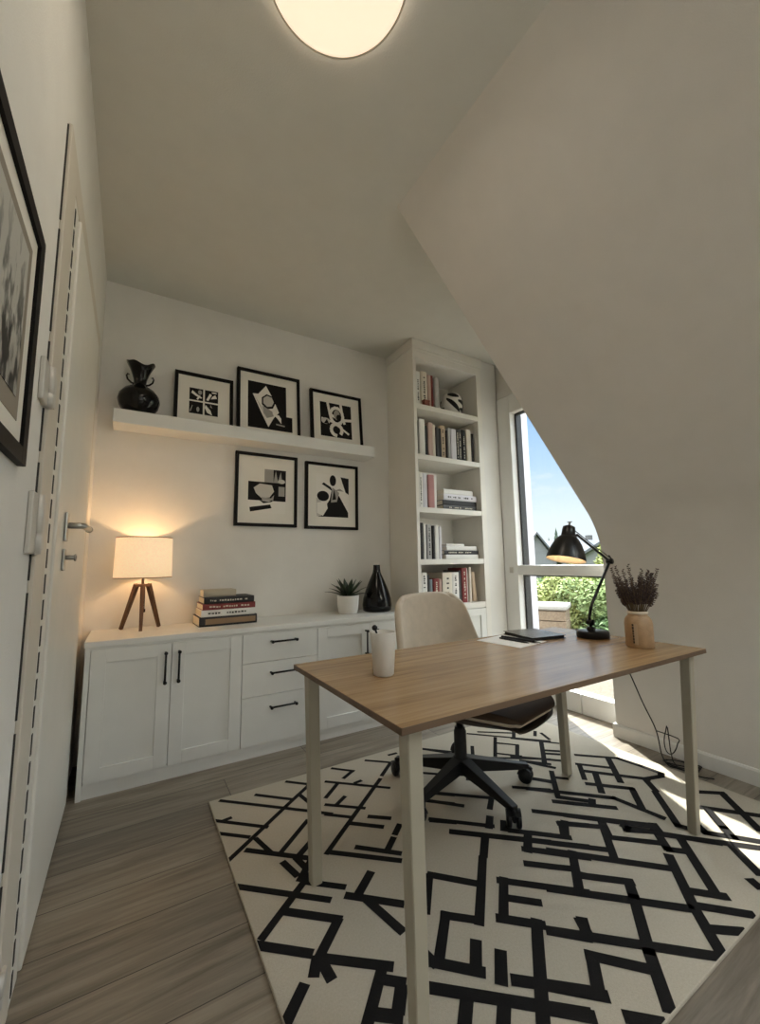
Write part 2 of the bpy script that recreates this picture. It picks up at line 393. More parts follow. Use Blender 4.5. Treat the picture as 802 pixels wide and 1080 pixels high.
def R(x0, y0, x1, y1): return [(x0, y0), (x1, y0), (x1, y1), (x0, y1)]
def ell(cx, cy, rx, ry, a=0, n=20, p=1):
    o = []
    for k in range(n):
        th = 2*PI*k/n; x, y = rx*math.cos(th), ry*math.sin(th)*(1+.0*p)
        o.append((cx+x*math.cos(a)-y*math.sin(a), cy+x*math.sin(a)+y*math.cos(a)))
    return o
def stroke(pts, wd):
    """list of quads along a polyline"""
    q = []
    for (xa, ya), (xb, yb) in zip(pts, pts[1:]):
        dx, dy = xb-xa, yb-ya; l = math.hypot(dx, dy); nx, ny = -dy/l*wd/2, dx/l*wd/2; ex, ey = dx/l*wd*.3, dy/l*wd*.3
        q.append([(xa-ex+nx, ya-ey+ny), (xb+ex+nx, yb+ey+ny), (xb+ex-nx, yb+ey-ny), (xa-ex-nx, ya-ey-ny)])
    return q
def ring(cx, cy, rx, ry, wd, a0=0, a1=2*PI, n=14):
    return stroke([(cx+rx*math.cos(a0+(a1-a0)*k/n), cy+ry*math.sin(a0+(a1-a0)*k/n)) for k in range(n+1)], wd)

a1 = []
for (x0, y0) in ((0, .53), (.53, .53), (0, 0), (.53, 0)): a1.append((R(x0, y0, x0+.47, y0+.47), 0))
a1 += [([(.06, .80), (.22, .70), (.40, .62), (.44, .66), (.25, .78), (.10, .90)], 1), (ell(.36, .86, .07, .09), 2), ([(.30, .55), (.38, .72), (.33, .74), (.24, .58)], 1),
       ([(.58, .60), (.70, .88), (.78, .84), (.66, .58)], 1), ([(.74, .66), (.96, .72), (.90, .86), (.80, .78)], 1), (ell(.86, .93, .1, .03), 1),
       ([(.56, .40), (.74, .20), (.80, .02), (.62, .10), (.53, .28)], 1), ([(.72, .34), (.8, .30), (.74, .44)], 2), (ell(.30, .18, .05, .10), 2), ([(.05, .04), (.12, .30), (.10, .32), (.03, .1)], 2)]
picture('smallest black framed picture with four little abstract panels, beside the black ruffled vase', 'picture', .375, .375, .385, 2.945, ST, -.10, a1, (.070, .078, .060, .085), 'framed prints standing on the wall shelf')
a2 = [(R(0, 0, 1, 1), 0), ([(.46, .95), (.64, .70), (.80, .40), (.66, .26), (.52, .05), (.34, .34), (.12, .73), (.26, .74)], 1),
      (ell(.52, .60, .19, .17, n=7), 0), (ell(.52, .61, .145, .125, n=7), 3), ([(.36, .50), (.62, .40), (.66, .30), (.48, .24), (.40, .34)], 2), ([(.62, .36), (.80, .34), (1.0, .12), (.94, .08), (.76, .26)], 1), ([(.16, .70), (.38, .34), (.5, .10), (.46, .20), (.34, .48)], 3),
      (R(.86, .0, 1.16, .33), 0), ([(.72, .12), (.95, .10), (.95, .13), (.72, .15)], 2)]
picture('tallest picture on the shelf, black print with a white kite shape', 'picture', .47, .50, .836, 2.955, ST, -.08, a2, (.055, .085, .03, .065), 'framed prints standing on the wall shelf')
a3 = [(R(0, 0, 1, 1), 0)]
for q in ring(.52, .64, .20, .24, .09) + ring(.5, .22, .17, .17, .10, -.6, 4.6) + stroke([(.24, .98), (.30, .66), (.62, .52), (.98, .56)], .08) + stroke([(.66, .98), (.70, .66), (.76, .44)], .08) + stroke([(.05, .50), (.36, .44), (.62, .30), (.88, .14)], .06): a3.append((q, 1))
a3 += [(ell(.16, .44, .14, .09), 3), (ell(.52, .66, .10, .15), 2), (ell(.58, .58, .08, .1), 0), ([(.10, .36), (.20, .50), (.26, .36)], 0)]
picture('black framed print of white looping brush strokes, right end of the shelf', 'picture', .455, .455, 1.388, 2.955, ST, -.09, a3, (.06, .075, .05, .07), 'framed prints standing on the wall shelf')
a4 = [(R(0, .28, 1, .70), 0), (R(.42, .70, .66, 1), 2), (R(.66, .66, 1, 1), 0), ([(.66, .70), (.72, .98), (.78, .74), (.86, .96), (.9, .7)], 2), (ell(.88, .74, .1, .05), 3),
      ([(.14, .56), (.30, .66), (.62, .64), (.68, .50), (.56, .36), (.34, .34), (.20, .44)], 3), ([(.34, .36), (.60, .34), (.68, .42), (.66, .30), (.38, .26)], 2), (R(0, .0, 1, .28), 1), ([(.04, .12), (.58, .20), (.62, .12), (.06, .02)], 0),
      ([(.30, .28), (.62, .26), (.66, .30), (.40, .22)], 0), (R(.80, .40, .97, .62), 2)]
picture('lower left wall picture showing a pale chair against black blocks', 'picture', .455, .535, .836, YB, 1.375, 0, a4, (.07, .065, .075, .09), 'framed prints hanging below the shelf')
a5 = [(R(0, 0, 1, 1), 1), ([(.06, 0), (.98, 0), (.98, .12), (.70, .50), (.46, .62), (.40, .40)], 0), (ell(.50, .86, .10, .13), 0), ([(.74, .96), (1.0, .94), (1.0, .55), (.90, .60)], 0), (ell(.20, .48, .18, .12), 0), ([(.02, 0), (.14, .02), (.32, .36), (.16, .34), (0, .44), (0, .1)], 3), ([(.02, .08), (.20, .02), (.34, .20), (.30, .36), (.02, .32)], 1),
      ([(.16, .76), (.34, .68), (.50, .60), (.44, .70), (.22, .80)], 0), ([(.52, .62), (.84, .62), (.72, .68)], 2), ([(.44, .34), (.62, .36), (.70, .58), (.48, .70)], 2), ([(.48, .40), (.54, .66), (.60, .42)], 0)]
picture('lower right wall picture of black leaf silhouettes on white', 'picture', .455, .525, 1.357, YB, 1.37, 0, a5, (.07, .06, .075, .065), 'framed prints hanging below the shelf')

# ruffled vase
t = thing('vase', 'squat glossy black vase with flared split rim on the wall shelf', 'vase', (0.0, 2.905, ST))
bm = B()
prof = [(0, .002), (.055, .002), (.085, .02), (.108, .055), (.117, .092), (.110, .128), (.085, .162), (.052, .182), (.038, .196), (.035, .214), (.037, .232), (.046, .262), (.060, .296), (.080, .333)]
lathe(bm, prof + [(.074, .333), (.054, .296), (.040, .262), (.031, .232), (.026, .2)], 40)
for v in bm.verts:      # the mouth dips at the front in a soft V
    if v.co.z > .25:
        k = (v.co.z-.25)/.085; a = math.atan2(v.co.y, v.co.x)
        v.co.z += k*(.010*math.cos(2*a) - .005*math.cos(5*a)) - k*.014*max(0, math.cos((a+PI*.42)*2))*(1 if v.co.y < 0 else 0)
obj('body', bm, BLACKG, t)
for s in (-1, 1):
    bm = B(); tube(bm, [(s*.030, -.004, .20), (s*.050, -.008, .205), (s*.068, -.01, .222), (s*.074, -.01, .245), (s*.068, -.01, .258), (s*.060, -.01, .252)], [.006, .006, .0055, .005, .0045, .004], 8)
    obj('handle', bm, BLACKG, t)

# ---------------------------------------------------------------- sideboard
CF, CT = 2.55, .735
t = thing('sideboard', 'long white sideboard with panelled doors and drawers along the back wall', 'sideboard', (0, CF, 0))
D = YB-CF-.004
bm = B()
box(bm, -.143, 1.895, .022, D, .075, CT-.03); box(bm, -.165, -.143, 0, D, 0, CT-.03, .001)
box(bm, -.143, 1.895, .006, .022, .045, .066); box(bm, -.143, 1.895, .004, .022, CT-.042, CT-.03)
obj('carcass', bm, CABP, t)
simple('worktop', t, CABP, -.172, 1.895, -.006, D, CT-.03, CT, bev=.003)
simple('plinth', t, CABP, -.143, 1.895, .012, .03, .0, .052)
def shaker(name, parent, x0, x1, z0, z1, st=.065, yf=0.):
    bm = B()
    box(bm, x0, x0+st, yf, yf+.02, z0, z1, .0012); box(bm, x1-st, x1, yf, yf+.02, z0, z1, .0012)
    box(bm, x0+st, x1-st, yf, yf+.02, z0, z0+st, .0012); box(bm, x0+st, x1-st, yf, yf+.02, z1-st, z1, .0012)
    box(bm, x0+st-.002, x1-st+.002, yf+.010, yf+.02, z0+st-.002, z1-st+.002)
    return obj(name, bm, CABP, parent)
def pull(parent, a, b, off=.028):
    a, b = Vector(a), Vector(b); bm = B(); o = Vector((0, -off, 0)); dr = (b-a).normalized()
    tube(bm, [a+o-dr*.006, b+o+dr*.006], .0055, 10)
    for p in (a, b):
        tube(bm, [p, p+o*.5, p+o], .0062, 10)
        lathe(bm, [(0, 0), (.0085, .001), (.0095, .005), (.0085, .009), (0, .010)], 12, M=Matrix.Translation(p+o*1.15) @ Matrix.Rotation(PI/2, 4, 'X'))
    return obj('handle', bm, BLACK, parent)
ZB, ZT = .068, .692
for x0, x1, hx in ((-.140, .2175, .19), (.2205, .5875, .255), (1.058, 1.444, 1.407), (1.447, 1.845, 1.487)):
    dr = shaker('door', t, x0, x1, ZB, ZT); pull(dr, (hx, 0, .496), (hx, 0, .645))
for z0, z1, hz in ((.529, ZT, .643), (.338, .526, .463), (ZB, .335, .268)):
    dr = simple('drawer', t, CABP, .5905, 1.055, 0, .02, z0, z1, bev=.0012); pull(dr, (.758, 0, hz), (.908, 0, hz))

# table lamp
t = thing('table_lamp', 'lit table lamp with cream drum shade on dark wooden tripod', 'table lamp', (.073, 2.825, CT+.002))
ft = [(-.098, .105), (.0, -.055), (.10, .10)]; tp_ = [(-.030, .028), (0, -.012), (.030, .026)]
for (x, y), (a, b_) in zip(ft, tp_):
    bm = B(); bar(bm, (x, y, .0), (a, b_, .262), .017, .025, twist=math.atan2(y, x)); obj('leg', bm, WALN, t)
bm = B(); prism(bm, [(-.045, -.024), (.045, -.024), (.045, .04), (-.045, .04)], 'z', .248, .262)
obj('top_block', bm, WALN, t)
bm = B(); tube(bm, [(0, .01, .262), (0, .01, .36)], .007, 10); tube(bm, [(0, .01, .36), (0, .01, .40)], .016, 14); obj('stem', bm, STEEL, t)
bm = B(); tube(bm, [(.012, -.02, .25), (.013, -.024, .18), (.013, -.024, .12)], .0016, 6); lathe(bm, [(0, .1), (.006, .104), (.006, .12), (0, .124)], 10, .013, -.024); obj('pull_cord', bm, BLACK, t)
SHADE = bpy.data.materials.new('linen_shade'); SHADE.use_nodes = True; nt = SHADE.node_tree; b = nt.nodes['Principled BSDF']
b.inputs['Base Color'].default_value = (.80, .70, .54, 1); b.inputs['Roughness'].default_value = .9; b.inputs['Emission Color'].default_value = (1, .66, .36, 1); b.inputs['Emission Strength'].default_value = .62
tc = nt.nodes.new('ShaderNodeTexCoord'); n = nt.nodes.new('ShaderNodeTexNoise'); n.inputs['Scale'].default_value = 120; nt.links.new(tc.outputs['Object'], n.inputs['Vector'])
mr = nt.nodes.new('ShaderNodeMapRange'); mr.inputs['To Min'].default_value = .22; mr.inputs['To Max'].default_value = .62; nt.links.new(n.outputs['Fac'], mr.inputs['Value']); nt.links.new(mr.outputs['Result'], b.inputs['Emission Strength'])
bm = B(); lathe(bm, [(.150, .300), (.151, .300), (.147, .532), (.1455, .532), (.1485, .300), (.150, .300)], 64, 0, .01); obj('lamp_shade', bm, SHADE, t)
bm = B(); lathe(bm, [(.1515, .298), (.1515, .303), (.149, .303), (.149, .298), (.1515, .298)], 48, 0, .01); lathe(bm, [(.148, .529), (.148, .534), (.1455, .534), (.1455, .529), (.148, .529)], 48, 0, .01)
for k in range(3):
    a = 2*PI*k/3; tube(bm, [(0, .01, .40), (.146*math.cos(a), .01+.146*math.sin(a), .41)], .0015, 6)
obj('shade_ring', bm, mat('shade_trim', (.33, .22, .11), .7), t)
bm = B(); lathe(bm, [(0, .385), (.010, .387), (.012, .395), (.016, .412), (.013, .424), (0, .43)], 20, 0, .01); obj('bulb', bm, mat('bulb_glass', (.9, .85, .7), .4, emit=(1, .72, .42), estr=3.), t)

# books
GREY = (.30, .29, .28)
def cov(name, c, r=.55): return mat('book_'+name, c, r, var=.05)
BC = {'white': cov('white', (.74, .73, .70)), 'cream': cov('cream', (.66, .61, .52)), 'pink': cov('pink', (.50, .36, .31)), 'rose': cov('rose', (.40, .19, .18)), 'dark red': cov('dark_red', (.19, .025, .025)),
      'black': cov('black', (.016, .015, .017)), 'grey': cov('grey', (.42, .41, .41)), 'lavender white': cov('lavender', (.66, .65, .70)), 'tan': cov('tan', (.52, .40, .28)), 'blue grey': cov('bluegrey', (.20, .25, .28)), 'charcoal': cov('charcoal', (.055, .053, .055)), 'brown': cov('brown', (.27, .17, .09)), 'beige': cov('beige', (.50, .44, .33))}
INKM = mat('spine_ink', (.03, .03, .03), .6); INKC = mat('spine_ink_pale', (.60, .55, .45), .6)
def book(label, col, th, h, dp, loc, rot=(0,0,0), group=None, prn=None, band=None):
    """upright book: thickness along x, spine at y=0 facing -Y, depth +y; origin at spine bottom centre"""
    t = thing('book', label, 'book', loc, rot, group); ct = min(.003, th*.14)
    bm = B()
    prism(bm, [(-th/2, .004), (-th/2+th*.22, 0), (th/2-th*.22, 0), (th/2, .004), (th/2, dp), (th/2-ct, dp), (th/2-ct, .006), (-th/2+ct, .006), (-th/2+ct, dp), (-th/2, dp)], 'z', 0, h)
    simple('page_block', t, PAGES, -th/2+ct*.9, th/2-ct*.9, .005, dp-.004, .003, h-.004)
    if prn:
        rnd = random.Random(len(label)*17+int(h*1000)); z = h*.12
        while z < h*.88:
            l = rnd.uniform(.006, .016)
            if rnd.random() < .75: box(bm, -th*.16*rnd.uniform(.5, 1), th*.16*rnd.uniform(.5, 1), -.0006, .001, z, z+l, mi=1)
            z += l+.005
    if band:
        bm2 = B(); box(bm2, -th*.29, th*.29, -.0007, .002, h*band[0], h*band[1]); obj('spine_panel', bm2, BC[band[2]], t)
    obj('cover', bm, [BC[col], INKM if prn == 'dark' else INKC], t)
    return t
def flat(label, col, th, h, dp, x, y, z, rz=0, **k):
    """lying book: spine facing -Y, length along x"""
    return book(label, col, th, h, dp, (x, y, z+th/2), (0, PI/2, rz), **k)

zz = CT; G = 'books stacked on the sideboard'
for lab, col, th, h, dp, x, rz, kw in [
    ('thick black book with a brown spine panel, bottom of the sideboard stack', 'black', .056, .345, .24, .375, .03, dict(band=(.10, .97, 'brown'))),
    ('white book with dark spine print, second from bottom in the sideboard stack', 'white', .040, .320, .235, .385, .02, dict(prn='dark')),
    ('dark red book in the middle of the sideboard stack', 'dark red', .036, .315, .23, .392, .025, dict(prn='pale')),
    ('black book with rounded spine, fourth from bottom in the sideboard stack', 'black', .038, .300, .215, .398, .015, dict(prn='pale')),
    ('small beige book lying on top of the sideboard stack', 'beige', .042, .195, .14, .400, .02, {})]:
    flat(lab, col, th, h, dp, x, 2.735 if h > .2 else 2.78, zz, rz, group=G, **kw); zz += th+.0006

# potted plant
t = thing('potted_plant', 'small spiky succulent in a white pot on the sideboard', 'plant', (1.405, 2.81, CT))
bm = B(); lathe(bm, [(0, .0), (.064, .0), (.069, .006), (.079, .07), (.081, .128), (.079, .132), (.074, .130), (.072, .11), (0, .108)], 36); obj('pot', bm, POTM, t)
bm = B(); lathe(bm, [(.0725, .112), (.04, .118), (0, .121)], 24); obj('soil', bm, SOIL, t)
rnd = random.Random(3); bm = B()
for k in range(20):
    a = k*2.39996; lv = k/20; el = .22+1.1*lv**.8; L = .155*(1-.25*lv)*rnd.uniform(.9, 1.1)+.02; wd = .0235
    ca, sa = math.cos(a), math.sin(a); rows = []; p = Vector((ca*.012, sa*.012, .12)); n = 7
    for i in range(n+1):
        u = i/n; e = el-.45*u*u*(1-lv*.6); w_ = wd*math.sin(PI*min(1, .25+.75*(1-u)**.8*1.0))*(1-u**3)+.0006
        side = Vector((-sa, ca, 0)); up_ = Vector((-ca*math.sin(e), -sa*math.sin(e), math.cos(e)))
        rows.append([bm.verts.new(p-side*w_+up_*.004*(1-u)), bm.verts.new(p-up_*.004*(1-u)), bm.verts.new(p+side*w_+up_*.004*(1-u))])
        p = p+Vector((ca*math.cos(e), sa*math.cos(e), math.sin(e)))*L/n
    for r0, r1 in zip(rows, rows[1:]):
        for j in (0, 1): bm.faces.new([r0[j], r0[j+1], r1[j+1], r1[j]]).smooth = True
o = obj('foliage', bm, LEAFD, t); sm = o.modifiers.new('thick', 'SOLIDIFY'); sm.thickness = .0022

# bottle vase
t = thing('bottle_vase', 'glossy black bottle shaped vase beside the succulent on the sideboard', 'vase', (1.655, 2.81, CT))
bm = B(); lathe(bm, [(0, 0), (.095, 0), (.108, .008), (.113, .05), (.106, .10), (.088, .16), (.064, .22), (.045, .262), (.033, .29), (.028, .31), (.026, .345), (.027, .352), (.021, .352), (.02, .31), (0, .30)], 40); obj('body', bm, BLACKG, t)
bm = B(); lathe(bm, [(.0285, .306), (.0305, .309), (.0285, .312)], 30); obj('neck_ring', bm, BLACKG, t)

# ---------------------------------------------------------------- bookcase
BF = 2.6; XA, XB = 1.90, 2.655
t = thing('bookcase', 'tall white built-in bookcase reaching the ceiling beside the window', 'bookcase', (0, BF, 0))
DD = YB-BF-.004
bm = B()
box(bm, XA, XA+.03, 0, DD, 0, HC-.075, .001); box(bm, XB-.055, XB, 0, DD, 0, HC-.075, .001)
box(bm, XA+.03, XB-.055, .001, DD, 2.775, HC-.075); box(bm, XA+.03, XB-.055, .012, DD, 0, .065); box(bm, XA+.03, XB-.055, .02, DD, .065, .72)
obj('carcass', bm, CABIN, t)
simple('back_panel', t, CABIN, XA+.025, XB-.04, DD-.014, DD-.002, .70, 2.79)
bm = B(); box(bm, XA-.012, XB+.012, -.012, DD, HC-.075, HC-.002, .003); box(bm, XA-.004, XB+.004, -.005, -.0005, HC-.10, HC-.0755, .001); obj('cornice', bm, CABIN, t)
bm = B(); box(bm, XB, 2.848, .004, .03, 0, HC-.002, .001); obj('filler_panel', bm, TRIM, t)
SZ = [2.385, 1.965, 1.535, 1.125, .765]
for z in SZ[:4]: simple('shelf', t, CABIN, XA+.03, XB-.055, .003, DD-.014, z-.042, z, bev=.001)
simple('shelf', t, CABIN, XA+.03, XB-.055, .003, DD-.014, .72, SZ[4], bev=.001)
for x0, x1, hx in ((XA+.032, 2.274, 2.24), (2.278, XB-.057, 2.312)):
    dr = shaker('door', t, x0, x1, .07, .715, .06)

row = {1: [], 2: [], 3: [], 4: [], 5: []}
rows = {
 1: (SZ[0], 85, .00114, [(85,125,'white','dark',.31),(126,183,'cream','dark',.315),(190,221,'pink',None,.30),(222,246,'dark red',None,.305),(250,290,'grey',None,.29)]),
 2: (SZ[1], 95, .00109, [(96,108,'black',None,.30),(109,160,'white',None,.315),(162,194,'black',None,.27),(195,239,'pink',None,.30),(240,268,'cream',None,.29),(269,296,'charcoal',None,.27),(297,324,'black',None,.265),(325,374,'tan','dark',.30),(375,389,'black',None,.26),(390,413,'grey',None,.285),(415,470,'lavender white',None,.28),(472,506,'black','pale',.285),(507,541,'charcoal','pale',.29),(542,578,'black','pale',.295),(580,629,'cream',None,.30),(631,660,'black',None,.27)]),
 3: (SZ[2], 100, .00110, [(101,136,'white','dark',.285),(137,180,'lavender white',None,.29),(182,238,'rose',None,.28),(240,270,'white',None,.285)]),
 4: (SZ[3], 105, .00108, [(106,130,'black',None,.29),(131,154,'white',None,.285),(155,170,'charcoal',None,.275),(171,216,'grey','dark',.28),(217,239,'black',None,.27),(240,276,'white',None,.275),(277,300,'lavender white',None,.265)]),
 5: (SZ[4], 107, .00107, [(108,165,'white','dark',.255),(166,188,'black',None,.235),(189,216,'blue grey',None,.20),(219,273,'dark red','pale',.205),(274,299,'pink',None,.20),(302,394,'cream','dark',.25),(396,465,'white','dark',.25),(468,494,'charcoal',None,.265),(496,549,'dark red','pale',.285),(551,569,'white',None,.28),(572,594,'cream',None,.29)])}
ORD = ['first','second','third','fourth','fifth','sixth','seventh','eighth','ninth','tenth','eleventh','twelfth','thirteenth','fourteenth','fifteenth','sixteenth']
RN = {1: 'top', 2: 'second', 3: 'third', 4: 'fourth', 5: 'bottom'}
for r_, (z, c0, sc, bl) in rows.items():
    rnd = random.Random(r_)
    for i, (a, b_, col, prn, hh) in enumerate(bl):
        x = XA+.073+((a+b_)/2-c0)*sc; th = (b_-a)*sc-.0008
        book(f'{"slim" if th < .03 else "upright" if th < .055 else "thick"} {col} book, {ORD[i]} from the left on the {RN[r_]} bookcase shelf', col, th, hh, .20+rnd.uniform(-.02, .02), (x, BF+.055+rnd.uniform(-.008, .012), z+.0005), group=f'upright books on the {RN[r_]} bookcase shelf', prn=prn)
book('tan book leaning left at the right end of the bottom bookcase shelf', 'tan', .036, .245, .20, (XA+.073+(640-107)*.00107, BF+.06, SZ[4]+.004), (0, -.085, 0), group='upright books on the bottom bookcase shelf')
def pile(z, items, g):
    for lab, col, th, h, dp, x, y, kw in items:
        flat(lab, col, th, h, dp, x, y, z, kw.pop('rz', 0), group=g, **kw); z += th+.0006
pile(SZ[2]+.0005, [('charcoal book at the bottom of the flat pile on the third bookcase shelf', 'charcoal', .040, .37, .25, 2.215, BF+.05, dict(prn='pale')),
    ('black book, second from bottom in the pile on the third bookcase shelf', 'black', .042, .375, .25, 2.21, BF+.05, {}),
    ('pale grey white book, second from top in the pile on the third bookcase shelf', 'lavender white', .050, .365, .25, 2.218, BF+.045, dict(prn='dark')),
    ('white book topping the flat pile on the third bookcase shelf', 'white', .045, .325, .245, 2.235, BF+.062, {})], 'flat pile on the third bookcase shelf')
pile(SZ[3]+.0005, [('white book at the bottom of the flat pile on the fourth bookcase shelf', 'white', .036, .36, .24, 2.22, BF+.045, {}),
    ('black book, second from bottom in the pile on the fourth bookcase shelf', 'black', .034, .375, .25, 2.205, BF+.045, dict(prn='pale')),
    ('white book, second from top in the pile on the fourth bookcase shelf', 'white', .034, .33, .24, 2.232, BF+.045, {}),
    ('short slim white book topping the pile on the fourth bookcase shelf', 'white', .020, .19, .15, 2.236, BF+.05, {})], 'flat pile on the fourth bookcase shelf')
bmx = B(); box(bmx, -.028, .028, -.018, .018, 0, .038, .003); bmx2 = bmx
t = thing('trinket_box', 'tiny red brown box standing in front of the top shelf books', 'box', (2.045, BF+.028, SZ[0]))
obj('body', bmx2, mat('red_brown', (.20, .06, .04), .5), t); simple('lid', t, mat('red_brown', (.20, .06, .04), .5), -.030, .030, -.020, .020, .038, .052, bev=.003)
# striped ornament: a squat faceted jar, white with black bands
t = thing('ceramic_ornament', 'black and white striped ceramic ornament on the top bookcase shelf', 'ornament', (2.405, BF+.12, SZ[0]), (0, 0, .25))
bm = B(); lathe(bm, [(0, 0), (.06, 0), (.075, .012), (.092, .06), (.098, .11), (.092, .16), (.074, .195), (.05, .205), (.045, .212), (0, .213)], 28); obj('body', bm, mat('ornament_white', (.72, .70, .66), .35), t)
bm = B()
def band(bm, z0a, z0b, wd, a0, a1, n=20):
    rad = lambda z: .0985*math.sqrt(max(.05, 1-((z-.105)/.155)**2))+.0022
    P0 = []
    for i in range(n+1):
        u = i/n; a = a0+(a1-a0)*u; z = z0a+(z0b-z0a)*u; 
        w0 = wd*(.35+.65*math.sin(PI*min(1, max(0, u))))
        P0.append([bm.verts.new((rad(z-w0/2)*math.cos(a), rad(z-w0/2)*math.sin(a), z-w0/2)), bm.verts.new((rad(z+w0/2)*math.cos(a), rad(z+w0/2)*math.sin(a), z+w0/2))])
    for p, q in zip(P0, P0[1:]): bm.faces.new([p[0], q[0], q[1], p[1]])
band(bm, .12, .09, .045, -1.9, -.2); band(bm, .05, .035, .04, -1.7, -.1); band(bm, .18, .16, .035, -2.9, -1.8); band(bm, .16, .19, .03, -1.2, .3); band(bm, .14, .03, .05, -3.0, -1.7); band(bm, .10, .13, .04, .2, 2.6); band(bm, .05, .06, .04, .4, 3.0)
o = obj('black_stripes', bm, BLACKP, t); sm = o.modifiers.new('thick', 'SOLIDIFY'); sm.thickness = .004; sm.offset = 0
